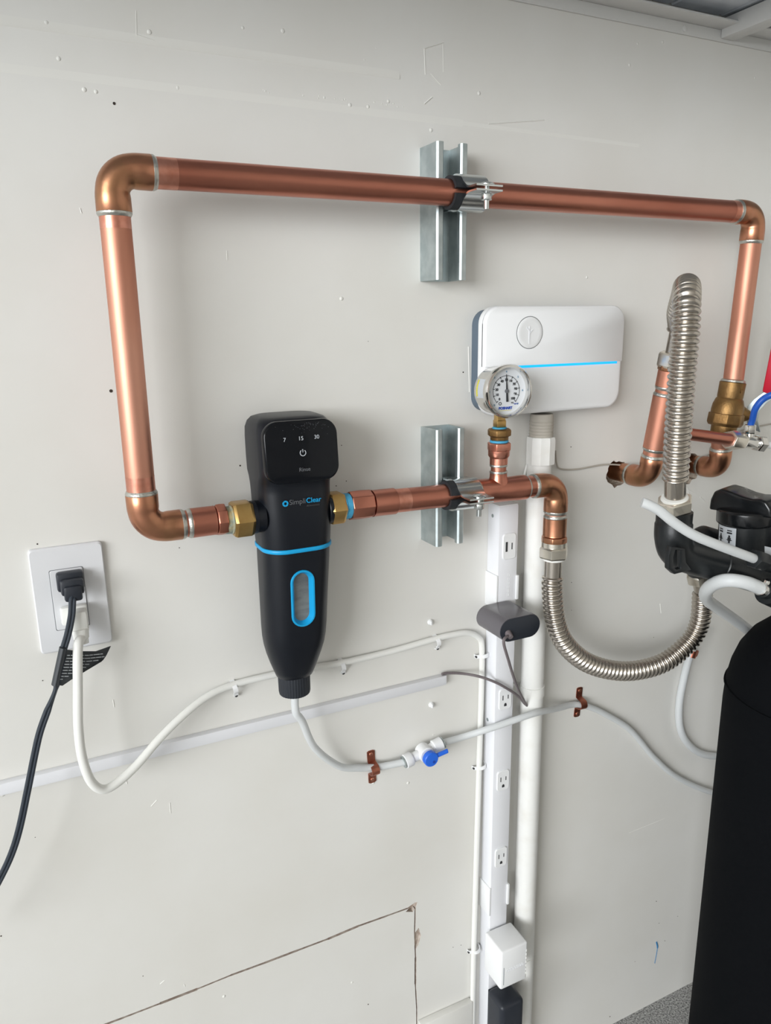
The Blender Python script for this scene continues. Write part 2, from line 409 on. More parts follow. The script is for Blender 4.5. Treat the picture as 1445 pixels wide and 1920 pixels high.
run2 = thing('copper_pipe_run', 'short copper pipe run with a tee right of the black filter', 'copper pipe', P3(.45, D, 1.05))
ZB = 1.0825
AX = P3(.336, D, 1.0850); AE = P3(.6352, D, 1.0795); hx = (AE - AX).normalized()
def onx(x): return AX + hx * ((x - AX.x) / hx.x)
def padapter():
    L = .045; p = onx(.392)
    MB().lathe(p, -hx, [(FR * .96, 0), (FR * .99, .0005), (FR * .985, .028), (FR, .030)], 32).build('adapter', 'copper_h', run2)
    MB().lathe(p - hx * .030, -hx, [(FR * .9, 0), (.0172, .002), (.0176, .015), (.0172, .029), (FR * .8, .030)], 8).build('adapter_collar', 'copper_h', run2, bevel=.0008)
padapter()
pipe(onx(.385), onx(.60), run2, 'copper_h')
# tee
tx = .5415
a = MB().tube([onx(.5095), onx(.510), onx(.525), onx(.526), onx(.566), onx(.567), onx(.582), onx(.5825)], [FR * .98, FR * 1.01, FR, FR * .98, FR * .98, FR, FR * 1.01, FR * .98], 36); a.build('tee', 'copper_h', run2)
solder(onx(.5095), -hx, run2, FR); solder(onx(.5825), hx, run2, FR * .99, w=.003)
TB = onx(tx)
MB().lathe(TB + ZA * .008, ZA, [(.0135, 0), (.0122, .006), (.0112, .009), (.0110, .0145), (.0104, .015)], 32).build('tee_branch', 'copper_h', run2)
MB().lathe(TB + ZA * .0225, ZA, [(.008, 0), (.0112, 0), (.0115, .0015), (.0112, .0028), (.0099, .0032)], 32).build('solder_ring', 'solder', run2)
MB().tube([TB + ZA * .020, TB + ZA * .045], .0098, 28).build('branch_pipe', 'pinkcu', run2)
MB().lathe(TB + ZA * .0305, ZA, [(.008, 0), (.0112, .0005), (.0116, .002), (.0112, .0032), (.0099, .0036)], 32).build('solder_ring', 'solder', run2)
MB().lathe(TB + ZA * .0335, ZA, [(.0102, 0), (.0114, .0005), (.0114, .0085), (.0136, .0115), (.0138, .0185)], 32).build('female_adapter', 'pinkcu', run2)
MB().lathe(TB + ZA * .0515, ZA, [(.0140, 0), (.0150, .001), (.0150, .0095), (.0135, .0105)], 8).build('hex_collar', 'pinkcu', run2, bevel=.0006)
EC = P3(.6352, D, 1.0795)
elbow(EC, -hx, -ZA, run2, sb=True)
MB().lathe(onx(.5980), hx, [(PR, 0), (FR * 1.0, .0004), (FR, .0015), (PR, .002)], 32).build('solder_ring', 'solder', run2)
pipe(EC - ZA * .03, EC - ZA * .055, run2, 'copper_v')
adapter(EC - ZA * .0465, -ZA, run2, L=.038, m='elbow')

def hexnut(name, p, axis, r, h, m, parent, ch=.0012, u=None):
    """hexagonal nut with chamfered ends"""
    return MB().lathe(p, axis, [(r * .80, 0), (r * .93, 0), (r, h * .14), (r, h * .86), (r * .93, h), (r * .80, h)], 6, u).build(name, m, parent, bevel=.0005, smooth=20)

def cleaned(p, dirn, L, parent): MB().tube([p, p + dirn * L], PR * 1.008, 32, cap=False).build('cleaned_band', 'pinkcu', parent)
cleaned(TL + XA * .040, XA, .020, loop); cleaned(TRc - XA * .040, -XA, .012, loop); cleaned(BL + ZA * .040, ZA, .016, loop); cleaned(TL - ZA * .040, -ZA, .012, loop)
cleaned(onx(.392), hx, .018, run2)
# ball valve at the right
bv_axis = (W(1350, 835, .052) - VT).normalized()
bv = thing('ball_valve', 'brass ball valve with red lever on the right copper pipe', 'valve', VT + bv_axis * .1)
MB().lathe(VT, bv_axis, [(.0165, 0), (.0185, .001), (.0183, .022), (.0178, .024), (.0195, .026), (.0222, .034), (.0230, .042), (.0228, .048)], 36).build('valve_body', 'bronze', bv)
MB().lathe(VT + bv_axis * .0465, bv_axis, [(.0215, 0), (.0255, .001), (.0258, .015), (.0232, .019), (.0190, .0195)], 8).build('hex_collar', 'bronze', bv, bevel=.001, smooth=25)
MB().lathe(VT + bv_axis * .0655, bv_axis, [(.0185, 0), (.0180, .010), (.0168, .013), (.0168, .0225), (.0145, .023)], 36).build('valve_socket', 'bronze', bv)
MB().lathe(VT, -bv_axis, [(PR, -.001), (.0178, 0), (.0172, .0025), (PR * 1.02, .004)], 32).build('solder_ring', 'solder', bv)
sc = VT + bv_axis * .040; sd = (W(1420, 786, .060) - sc).normalized()
MB().lathe(sc + sd * .018, sd, [(.0115, 0), (.0115, .008), (.0100, .009), (.0100, .020), (.0066, .021), (.0066, .036), (.005, .037)], 28).build('valve_stem', 'bronze', bv)
hexnut('stem_nut', sc + sd * .050, sd, .0085, .006, 'zinc', bv)
lever = [W(1414, 806, .066), W(1409, 784, .066), W(1412, 766, .068), W(1425, 752, .074), W(1443, 739, .082), W(1452, 695, .086), W(1461, 650, .090), W(1469, 610, .092)]
lu = (lever[5] - lever[1]).cross((lever[3] - CAM).normalized()).normalized()
def ribbon(pts, w, th, side):
    n = len(pts); rs = []
    for i in range(n):
        t = (pts[min(i + 1, n - 1)] - pts[max(i - 1, 0)]).normalized(); nn = t.cross(side).normalized()
        rs.append([pts[i] + side * w / 2 + nn * th / 2, pts[i] - side * w / 2 + nn * th / 2, pts[i] - side * w / 2 - nn * th / 2, pts[i] + side * w / 2 - nn * th / 2])
    return MB().rings(rs)
ribbon(lever[:6], .018, .0025, lu).build('lever_plate', 'galv', bv, bevel=.0006)
ribbon(lever[4:], .022, .008, lu).build('lever_sleeve', 'red', bv, bevel=.002)
text('marking', '1"', .0085, VT + bv_axis * .013 + OUT * .0187, 'bronze', bv, bold=.0003)

# stub below the ball valve, into the wall
st = thing('copper_pipe_stub', 'copper elbow below the ball valve turning into the wall', 'copper pipe', W(1348, 882, .05))
C1 = W(1349, 880, .048)
vtop = VT + bv_axis * .0875
pipe(C1 + ZA * .02, vtop, st, 'copper_v', PR)
elbow(C1, (vtop - C1), -OUT, st, sb=False, hub=.032, rb=.020)
pipe(C1 - OUT * .025, P3(C1.x, -.06, C1.z), st, 'elbow')
MB().lathe(C1 - OUT * .032, -OUT, [(PR, -.001), (FR * .99, 0), (FR, .002), (PR * 1.05, .006)], 32).build('solder_ring', 'solder', st)

# riser to the left of the corrugated hose
rs_ = thing('copper_pipe_riser', 'copper riser pipe with elbow from a wall hole behind the corrugated hose', 'copper pipe', W(1213, 897, .055))
C2 = W(1215, 897, .054); RTOP = W(1254, 705, .077); ru = (RTOP - C2).normalized()
pipe(C2 + ru * .02, C2 + ru * .16, rs_, 'copper_v')
elbow(C2, ru, -OUT, rs_, sb=False, rb=.020, hub=.032)
pipe(C2 - OUT * .025, P3(C2.x, -.06, C2.z), rs_, 'elbow')
MB().lathe(C2 - OUT * .032, -OUT, [(PR, -.001), (FR * .99, 0), (FR, .002), (PR * 1.05, .006)], 32).build('solder_ring', 'solder', rs_)
MB().lathe(C2 + ru * .046, ru, [(FR * .95, 0), (FR * 1.0, .0005), (FR * 1.0, .0755), (FR * .95, .076)], 36).build('coupling', 'copper_v', rs_)
solder(C2 + ru * .046, -ru, rs_, FR); solder(C2 + ru * .122, ru, rs_, FR)
MB().lathe(C2 + ru * .1345, ru, [(FR * .9, 0), (FR * .98, .0005), (FR * .98, .022), (FR * .9, .0225)], 36).build('adapter', 'copper_v', rs_)
solder(C2 + ru * .1345, -ru, rs_, FR * .97)
MB().lathe(C2 + ru * .156, ru, [(FR * .9, 0), (.0172, .001), (.0172, .009), (.0155, .010), (.0150, .016), (.013, .017)], 8).build('adapter_collar', 'elbow', rs_, bevel=.0008)
NUT_R = C2 + ru * .171

# ------------------------------------------------------------------ strut channels and clamps
def strut(z0, z1, label):
    t = thing('strut_channel', label, 'strut channel', P3(.482, 0, z0), 'strut channels behind the copper pipe')
    x0, x1, dd, th, lip, ret = .4612, .5025, .0413, .0026, .0095, .0075
    prof = [(x0, 0), (x1, 0), (x1, dd - .002), (x1 - .002, dd), (x1 - lip + .002, dd), (x1 - lip, dd - .002), (x1 - lip, dd - ret), (x1 - lip + th, dd - ret), (x1 - lip + th, dd - .0035), (x1 - th, dd - .0035), (x1 - th, th),
            (x0 + th, th), (x0 + th, dd - .0035), (x0 + lip - th, dd - .0035), (x0 + lip - th, dd - ret), (x0 + lip, dd - ret), (x0 + lip, dd - .002), (x0 + lip - .002, dd), (x0 + .002, dd), (x0, dd - .002)]
    MB().rings([[P3(p[0], p[1], z) for p in prof] for z in (z0, z1)]).build('channel', 'galv', t, smooth=30)
    for zz in (z0 + .022, (z0 + z1) / 2, z1 - .03):
        MB().lathe(P3(.482, th, zz), OUT, [(.0095, 0), (.0095, .0012), (.007, .003), (.004, .0032)], 6).build('anchor_bolt', 'zinc', t, bevel=.0004)
strut(1.3405, 1.4910, 'galvanised strut channel holding the upper copper pipe')
strut(1.0110, 1.1620, 'galvanised strut channel holding the lower copper pipe beside the filter')
def clamp(c, ax, label):
    """two bent straps round a rubber cushion, closed by a bolt in front"""
    t = thing('pipe_clamp', label, 'pipe clamp', c, 'cushioned clamps on the copper pipe')
    ax = ax.normalized(); v = OUT.cross(ax).normalized(); v = v if v.z > 0 else -v
    w = .034
    def arc(r, a0, a1, n=14): return [(r * math.cos(R(a0 + (a1 - a0) * i / n)), r * math.sin(R(a0 + (a1 - a0) * i / n))) for i in range(n + 1)]
    def sweep(name, line, th, m, ww, off=0.0):
        rr = []
        for i, p in enumerate(line):
            a = Vector(line[max(i - 1, 0)]); b = Vector(line[min(i + 1, len(line) - 1)]); tt = (b - a).normalized(); nn = Vector((-tt.y, tt.x))
            q = [Vector(p) + nn * th / 2, Vector(p) - nn * th / 2]
            rr.append([c + ax * (off + s_ * ww / 2) + OUT * q_.x + v * q_.y for s_, q_ in ((-1, q[0]), (1, q[0]), (1, q[1]), (-1, q[1]))])
        return MB().rings(rr).build(name, m, t, smooth=40)
    sweep('cushion', arc(.0163, 9, 351, 30), .0036, 'rubber', w + .010, .0005)
    for sg, nm in ((1, 'upper_strap'), (-1, 'lower_strap')):
        up = [(-.034, .0150 * sg), (-.020, .0165 * sg)] + [(p[0], p[1] * sg) for p in arc(.0192, 115, 30, 12)] + [(.0215, .0062 * sg), (.026, .0032 * sg), (.031, .0024 * sg), (.045, .0024 * sg)]
        sweep(nm, up, .0019, 'zinc', w, .0045)
    b = c + OUT * .0365 + ax * .006
    MB().lathe(b + v * .0036, v, [(.0085, 0), (.0085, .001), (.0070, .0025), (.003, .0035)], 20).build('bolt_head', 'zinc', t)
    hexnut('bolt_nut', b - v * .0046, -v, .0062, .0075, 'zinc', t)
    MB().tube([b + v * .004, b - v * .021], .0031, 16).build('bolt_shank', 'zinc', t)
clamp(P3(.4865, D, 1.4338), XA, 'zinc clamp with bolt round the upper copper pipe')
clamp(onx(.4835), hx, 'zinc clamp with bolt round the lower copper pipe')

# ------------------------------------------------------------------ water filter
FX = .2665
filt = thing('water_filter', 'black upright water filter with blue band and glossy touch panel', 'water filter', P3(FX, .05, .857))
def sect(z, hx_, d0, d1, r, cx=FX):
    hd = (d1 - d0) / 2; dc = (d1 + d0) / 2
    return [P3(cx + p[0], dc + p[1], z) for p in rrect(hx_, hd, min(r, hx_ * .98, hd * .98), 8)]
zb = 1.0455
up = [sect(zb + .0035, .0405, .013, .084, .026), sect(zb + .02, .0412, .012, .085, .026), sect(1.095, .0418, .012, .0845, .025), sect(1.112, .0420, .012, .0830, .024), sect(1.120, .0420, .012, .0822, .022), sect(1.127, .0423, .012, .0840, .020),
      sect(1.134, .0428, .012, .0885, .016), sect(1.150, .0430, .012, .0880, .015), sect(1.172, .0430, .012, .0860, .015), sect(1.182, .0425, .012, .0845, .015), sect(1.189, .0405, .014, .082, .016), sect(1.1935, .0370, .017, .078, .017), sect(1.1955, .032, .022, .072, .018)]
MB().rings(up).build('upper_body', 'black', filt, smooth=60)
MB().rings([sect(zb - .0006, .0408, .0128, .0846, .026), sect(zb, .0414, .0122, .0852, .026), sect(zb + .0036, .0414, .0122, .0852, .026), sect(zb + .0042, .0408, .0128, .0846, .026)]).build('blue_band', 'blue', filt, smooth=60)
lo = [sect(zb - .0002, .0398, .0135, .0835, .026), sect(1.03, .0396, .014, .083, .026), sect(.985, .0385, .015, .0815, .027), sect(.950, .0376, .016, .0805, .027), sect(.936, .0368, .0165, .080, .027), sect(.925, .0354, .0175, .0788, .027), sect(.914, .0330, .0195, .0768, .027), sect(.902, .0292, .0228, .0738, .025), sect(.891, .0250, .0265, .0700, .021), sect(.884, .0222, .0290, .0672, .0186), sect(.8825, .0200, .0305, .0655, .017)]
lo = lo[::-1]
lower = MB().rings([[Vector((v.x - .006 * (1.045 - v.z) / .165, v.y, v.z)) for v in r] for r in lo]).build('lower_body', 'black', filt, smooth=60)
CX = FX - .0065
cap = MB(); n = 72
cap.rings([[P3(CX + (r + (.0004 if j % 2 else 0)) * math.cos(2 * math.pi * j / n), .0482 + (r + (.0004 if j % 2 else 0)) * math.sin(2 * math.pi * j / n), z) for j in range(n)] for r, z in ((.0150, .8575), (.0182, .8588), (.0188, .862), (.0190, .883), (.0180, .8845))])
cap.build('drain_cap', 'capblack', filt, smooth=20)
# touch panel: slightly raked rounded slab
pu = Vector((0, .0058, .066)).normalized(); pn = XA.cross(pu)
pc = P3(FX + .0005, .0905, 1.1598)
pr = []
for k, sc_ in ((-.006, 1.0), (-.001, 1.0), (.0015, .985), (.0022, .965), (.0024, .94)):
    pr.append([pc + XA * (p[0] * sc_) + pu * (p[1] * sc_) + pn * (k + .0030 * (1 - (p[1] / .033) ** 2) * 0) for p in rrect(.0418, .0335, .0165, 10)])
MB().rings(pr).build('touch_panel', 'blackgloss', filt, smooth=60)
def onp(u_, v_): return pc + XA * u_ + pu * v_ + pn * .0025
text('panel_digit', '7', .0060, onp(-.0190, .0135), 'print', filt, XA, pu)
text('panel_digit', '15', .0060, onp(-.0008, .0138), 'print', filt, XA, pu)
text('panel_digit', '30', .0060, onp(.0172, .0141), 'print', filt, XA, pu)
text('panel_word', 'Rinse', .0060, onp(.0012, -.0196), 'printgrey', filt, XA, pu)
def arcband(r0, r1, a0, a1, n=24): 
    o = [(r1 * math.cos(R(a0 + (a1 - a0) * i / n)), r1 * math.sin(R(a0 + (a1 - a0) * i / n))) for i in range(n + 1)]
    i_ = [(r0 * math.cos(R(a0 + (a1 - a0) * i / n)), r0 * math.sin(R(a0 + (a1 - a0) * i / n))) for i in range(n + 1)]
    return o + i_[::-1]
mb = MB().prism(arcband(.0028, .0036, 125, 410), onp(.0004, -.0016), XA, pu, pn * .0002)
mb.prism([(-.0008, .0036), (.0004, .0036), (.0004, .0008), (-.0003, 0), (-.0003, .0028)], onp(.0004, -.0014), XA, pu, pn * .0002)
mb.build('power_symbol', 'print', filt)
lz, ld = 1.1035, .0850
mb = MB()
for k in range(5):
    a0 = 90 + 72 * k; mb.prism(arcband(.0016, .0034, a0 - 33, a0 + 33, 4), P3(FX - .0188, ld, lz - .0005), XA, ZA, OUT * .0004)
mb.build('logo_flower', 'blue', filt)
text('logo_word', 'Simpli', .0080, P3(FX - .0145, ld + .0003, lz), 'printgrey', filt, bold=0, align='LEFT')
text('logo_word', 'Clear', .0080, P3(FX + .0050, ld + .0003, lz), 'blue', filt, bold=.00006, align='LEFT')
mb = MB()
for k in range(11): mb.bx(FX + .0055 + k * .0014, FX + .0065 + k * .0014, ld, ld + .0004, lz - .0066, lz - .0050)
mb.build('logo_small_print', 'slot', filt, kind='stuff')
mb = MB()
for k in range(60):
    u_ = random.gauss(.010, .013); v_ = .0300 - abs(random.gauss(0, .0045))
    if abs(u_) < .033: mb.lathe(onp(u_, v_) - pn * .0003, pn, [(.00035 * random.uniform(.4, 1.3), 0), (.0002, .00035)], 6)
mb.build('dust_specks', 'printgrey', filt, kind='stuff')
# sight window
def stad(hw, hh, n=12): return [(hw * math.cos(R(a)), (hh - hw) + hw * math.sin(R(a))) for a in [180 * i / n for i in range(n + 1)]] + [(hw * math.cos(R(a)), -(hh - hw) + hw * math.sin(R(a))) for a in [180 + 180 * i / n for i in range(n + 1)]]
wu = Vector((0, -.0030, .070)).normalized(); wn = XA.cross(wu); wc = P3(FX - .0022, .0814, .9895)
bpy.context.view_layer.update()
boolean_cut(lower, [MB().prism(stad(.0118, .0320), wc - wn * .0075, XA, wu, wn * .03).build('cut', 'black')])
lower.data.shade_smooth(); lower.data.set_sharp_from_angle(angle=R(50)); lower.data.materials.clear(); lower.data.materials.append(MATS['black'])
mb = MB(); oo = stad(.0143, .0345); i0 = stad(.0088, .0290)
mb.rings([[wc + XA * p[0] + wu * p[1] + wn * h for p in poly] for poly, h in ((stad(.0115, .0317), -.006), (stad(.0115, .0317), -.0006), (oo, -.0006), (oo, .0010), (stad(.0138, .0340), .0018), (stad(.0122, .0324), .0018), (i0, -.0042), (i0, -.006))], closed=True)
mb.build('window_frame', 'blue', filt, smooth=30)
MB().prism(stad(.0096, .0298), wc - wn * .0065, XA, wu, wn * .0020).build('sight_glass', 'glasswin', filt)
for sg, pp, ax in ((-1, P3(FX - .0415, D, 1.0862), -XA), (1, P3(FX + .0405, D, 1.0852), XA)):
    n0_, nl, nr_ = (.0090, .0220, .0212) if sg < 0 else (-.0010, .0185, .0200)
    MB().lathe(pp - ax * .004, ax, [(.0180, 0), (.0180, max(n0_, .001) - .001), (.0186, max(n0_, .001)), (.0182, max(n0_, .001) + .004), (.016, max(n0_, .001) + .0045)], 36).build('port_collar', 'black', filt)
    hexnut('brass_nut', pp + ax * n0_, ax, nr_, nl, 'brass', filt, u=Vector((0, -.5, .87)))
    MB().lathe(pp + ax * (n0_ + nl - .001), ax, [(.0160, 0), (.0160, .0020), (.0152, .003), (.0150, .0075), (.0150, .010 if sg < 0 else .0155), (.0140, .0105 if sg < 0 else .016)], 32).build('thread_tape', 'tapedull' if sg < 0 else 'tape', filt)

# drain tube from the filter, its straps and valve
TR_ = .0048
dt = thing('drain_tube', 'translucent drain tube from the black filter along the wall to the tank', 'tube', W(800, 1430, .01))
c0 = P3(CX, .0482, .8620)
QA, QB = W(757, 1429, .016), W(829, 1393, .016)
seg1 = spline([c0, c0 - ZA * .03, W(566, 1352, .045), W(590, 1402, .030), W(635, 1436, .014), W(672, 1440, .0085), W(696, 1439, .0078), W(722, 1436, .010), QA], 10)
MB().tube(seg1, TR_, 14).build('tube_length', 'tube', dt)
seg2 = spline([QB, W(870, 1381, .014), W(930, 1362, .034), W(1000, 1338, .042), W(1045, 1328, .020), W(1068, 1322, .0090), W(1085, 1321, .0078), W(1105, 1326, .0075), W(1130, 1337, .0075), W(1180, 1368, .0075), W(1225, 1420, .0075), W(1270, 1458, .0075), W(1335, 1486, .008), W(1400, 1494, .01)], 10)
MB().tube(seg2, TR_, 14).build('tube_length', 'tube', dt)
def strap(c, tilt, label):
    """two-hole copper strap"""
    t = thing('tube_strap', label, 'strap', c, 'copper straps over the drain tubes')
    ax = Vector((math.cos(tilt), 0, math.sin(tilt))); v = Vector((-math.sin(tilt), 0, math.cos(tilt)))
    lw, th = .0115, .0012
    line = [(-.0255, .0007), (-.0240, .0007), (-.0145, .0007), (-.0092, .0012), (-.0080, .0045)] + [(-.0074 * math.cos(R(a)), .0082 + .0078 * math.sin(R(a))) for a in range(0, 181, 20)] + [(.0080, .0045), (.0092, .0012), (.0145, .0007), (.0240, .0007), (.0255, .0007)]
    rr = []
    for i, p in enumerate(line):
        a = Vector(line[max(i - 1, 0)]); b = Vector(line[min(i + 1, len(line) - 1)]); tt = (b - a).normalized(); nn = Vector((-tt.y, tt.x))
        ww = lw * (.55 if i in (0, len(line) - 1) else 1)
        q = [Vector(p) + nn * th / 2, Vector(p) - nn * th / 2]
        rr.append([Vector((c.x, 0, c.z)) + ax * (s_ * ww / 2) + v * q_.x + OUT * q_.y for s_, q_ in ((-1, q[0]), (1, q[0]), (1, q[1]), (-1, q[1]))])
    MB().rings(rr).build('band', 'strapcu', t, smooth=40)
    for s_ in (-1, 1):
        MB().lathe(Vector((c.x, 0, c.z)) + v * s_ * .0200 + OUT * .001, OUT, [(.0030, 0), (.0030, .0008), (.002, .0016), (.0008, .0017)], 14).build('screw', 'copper', t)
strap(W(696, 1437, 0), R(2), 'small copper strap on the drain tube left of the blue-lever valve')
strap(W(1083, 1316, 0), R(-4), 'small copper strap on the drain tube right of the white conduit')
strap(W(1289, 1222, 0), R(70), 'small copper strap peeking out below the lower corrugated hose')
qv = thing('tube_valve', 'white push-fit tube valve with a blue lever', 'valve', (QA + QB) / 2)
qa = (QB - QA).normalized(); L = (QB - QA).length
def cyl(o, ax, prof, name, m, par, seg=28, **k): return MB().lathe(o, ax, prof, seg).build(name, m, par, **k)
cyl(QA - qa * .001, qa, [(.0055, 0), (.0086, .0), (.0086, .0018), (.006, .002)], 'collet', 'galv', qv)
cyl(QA + qa * .001, qa, [(.0075, 0), (.0100, .001), (.0100, .0105), (.0090, .012), (.0070, .0125)], 'push_fitting', 'white', qv)
cyl(QB + qa * .001, -qa, [(.0055, 0), (.0086, .0), (.0086, .0018), (.006, .002)], 'collet', 'galv', qv)
cyl(QB - qa * .001, -qa, [(.0075, 0), (.0100, .001), (.0100, .0135), (.0078, .0145), (.0070, .019)], 'push_fitting', 'white', qv)
cyl(QA + qa * .010, qa, [(.0070, 0), (.0072, L - .028), (.0068, L - .027)], 'valve_body', 'white', qv)
qm = QA + qa * (L * .52) + OUT * .004
cyl(qm - OUT * .012, OUT, [(.0085, 0), (.0112, .001), (.0112, .017), (.0098, .018)], 'valve_bonnet', 'white', qv)
lv = qm + OUT * .010
o = MB().lathe(lv, OUT, [(.0098, 0), (.0108, .0012), (.0108, .0075), (.0098, .0088), (.003, .0090)], 32); o.build('lever_cap', 'bluelever', qv)
la = Vector((.97, 0, .22)).normalized(); lb = Vector((-.22, 0, .97))
ribbon([lv + OUT * .005 + la * .008, lv + OUT * .0055 + la * .016, lv + OUT * .0065 + la * .026, lv + OUT * .007 + la * .0275], .0055, .0045, lb).build('lever', 'bluelever', qv, bevel=.0012)
cyl(lv + OUT * .0085 + Vector((.003, 0, -.0035)), OUT, [(.0020, 0), (.0020, .0012), (.0012, .0013)], 'lever_pin', 'royal', qv, 14)

# ------------------------------------------------------------------ pressure gauge
GX, GZ = .5385, 1.2085
GB = P3(.5415, D, TB.z + .0620)
gg = thing('pressure_gauge', 'round chrome pressure gauge with white dial on the copper tee', 'gauge', GB)
MB().lathe(GB - ZA * .0005, ZA, [(.0110, 0), (.0118, .0008), (.0118, .0030), (.0105, .0035)], 28).build('thread_tape', 'tape', gg)
MB().lathe(GB + ZA * .0028, ZA, [(.0115, 0), (.0118, .001), (.0118, .0045), (.0150, .006), (.0152, .0125), (.0135, .0145)], 8).build('bushing', 'bronze', gg, bevel=.0006, smooth=25)
MB().lathe(GB + ZA * .0172, ZA, [(.0085, 0), (.0092, .0006), (.0092, .0018), (.008, .0022)], 28).build('thread_tape', 'tape', gg)
MB().lathe(GB + ZA * .0190, ZA, [(.0072, 0), (.0088, .0006), (.0088, .0085), (.0078, .0095), (.0078, .022)], 4, Vector((.6, -.8, 0))).build('gauge_stem', 'brass', gg, bevel=.0008)
gn = Vector((-.06, -1, .02)).normalized(); gu = Vector((0, 0, 1)); gx = gu.cross(gn).normalized() * 1.0; gu = gn.cross(gx).normalized()
gx = -gx if gx.x < 0 else gx; gu = -gu if gu.z < 0 else gu
G0 = P3(GX, .050, GZ)
MB().lathe(G0, gn, [(.006, -.002), (.0245, -.001), (.0285, .001), (.0295, .004), (.0295, .0275)], 56).build('case', 'chrome', gg, smooth=40)
MB().rings([[G0 + gn * h + r * (math.cos(2 * math.pi * j / 56) * gx + math.sin(2 * math.pi * j / 56) * gu) for j in range(56)] for r, h in ((.0295, .028), (.0318, .0285), (.0325, .031), (.0325, .036), (.0310, .0385), (.0290, .0388), (.0280, .036), (.0278, .033), (.0278, .028))], closed=True).build('bezel', 'chrome', gg, smooth=40)
MB().lathe(G0 + gn * .0285, gn, [(.0282, 0), (.0282, .0008), (.001, .0009)], 56).build('dial', 'dial', gg)
DF = G0 + gn * .0298
def ond(r, a, h=0.0): return DF + gx * (r * math.cos(R(a))) + gu * (r * math.sin(R(a))) + gn * h
for i, lab in enumerate(['0', '10', '20', '30', '40', '50', '60', '70', '80', '90', '100']):
    a = 225 - 27 * i
    text('numeral', lab, .0042, ond(.0134, a), 'ink', gg, gx, gu, bold=.00012)
for i in range(0, 51):
    a = 225 - 5.4 * i; big = i % 5 == 0
    if big:
        rd = (ond(1, a) - DF).normalized(); tt = rd.cross(gn)
        MB().box(ond(.0178, a, .0001), (.0030, .0003, .0006), rd, gn, tt).build('tick', 'ink', gg)
MB().prism(arcband(.0183, .0188, 225, -45, 60), DF, gx, gu, gn * .0002).build('scale_arc', 'ink', gg)
for i, lab in enumerate(['0', '2', '3', '4', '5', '6', '7']):
    text('metric_numeral', lab, .0034, ond(.0232, 225 - 45 * i), 'inkblue', gg, gx, gu)
text('unit_word', 'PSI', .0028, ond(.0172, 301), 'ink', gg, gx, gu)
text('unit_word', 'kg/cm2', .0022, ond(.0215, 312), 'royal', gg, gx, gu)
text('maker_word', 'BOSHART', .0043, ond(.0208, 268), 'royal', gg, gx, gu, bold=.0002)
MB().box(ond(.0235, 268), (.016, .0003, .0004), gx, gn, gu).build('maker_line', 'yellow', gg)
na = 93; nd_ = (ond(1, na) - DF).normalized(); nt_ = nd_.cross(gn)
nb = [(-.0130, -.0014), (-.0130, .0014), (-.002, .0011), (.008, .0008), (.0205, .0002), (.0205, -.0002), (.008, -.0008), (-.002, -.0011)]
MB().prism(nb, DF + gn * .0014, nd_, nt_, gn * .0006).build('needle', 'ink', gg)
MB().lathe(DF + gn * .0005, gn, [(.0024, 0), (.0024, .002), (.0014, .0024)], 24).build('needle_hub', 'printgrey', gg)
MB().rings([[ond(.0014, 360 * j / 16, h) if k == 0 else ond(.0020, 360 * j / 16, h) for j in range(16)] for k, h in ((0, 0), (1, 0), (1, .0003), (0, .0003))], closed=True).build('dial_mark', 'ink', gg).location = ond(.0172, 240) - DF
# warning sticker on the case side
stp = []
for h in (.0085, .0255): stp.append([G0 + gn * h + .0298 * (math.cos(R(a)) * gx + math.sin(R(a)) * gu) for a in range(150, 196, 5)])
def sheet(rows, name, m, par, th=.0003, nrm=None):
    b = MB(); n = len(rows[0])
    for r in rows: b.v += [Vector(p) for p in r]
    for i in range(len(rows) - 1):
        for j in range(n - 1): b.f.append((i * n + j, i * n + j + 1, (i + 1) * n + j + 1, (i + 1) * n + j))
    return b.build(name, m, par, smooth=60)
sheet(stp, 'sticker', 'print', gg)
stp = [[G0 + gn * h + .0300 * (math.cos(R(a)) * gx + math.sin(R(a)) * gu) for a in range(152, 194, 5)] for h in (.0088, .0118)]
sheet(stp, 'sticker_stripe', 'yellow', gg)

# ------------------------------------------------------------------ irrigation controller
rc = thing('irrigation_controller', 'white wall controller box with a lit blue bar behind the gauge', 'controller', P3(.646, 0, 1.172))
cx, cz, hw, hh = .6462, 1.2415, .1135, .0690
def rcsec(d, k=0, dx=0): return [P3(cx + dx + p[0], d, cz + p[1]) for p in rrect(hw - k, hh - k, .022 - k * .6, 8)]
MB().rings([rcsec(0, .004), rcsec(.0200, .003), rcsec(.0212, .003)]).build('base', 'slate', rc, smooth=40)
MB().rings([rcsec(.0205, .0005), rcsec(.0215, 0), rcsec(.0315, 0), rcsec(.0335, .0006), rcsec(.0350, .0022), rcsec(.0358, .005)]).build('lower_cover', 'white', rc, smooth=40)
zl = 1.2360
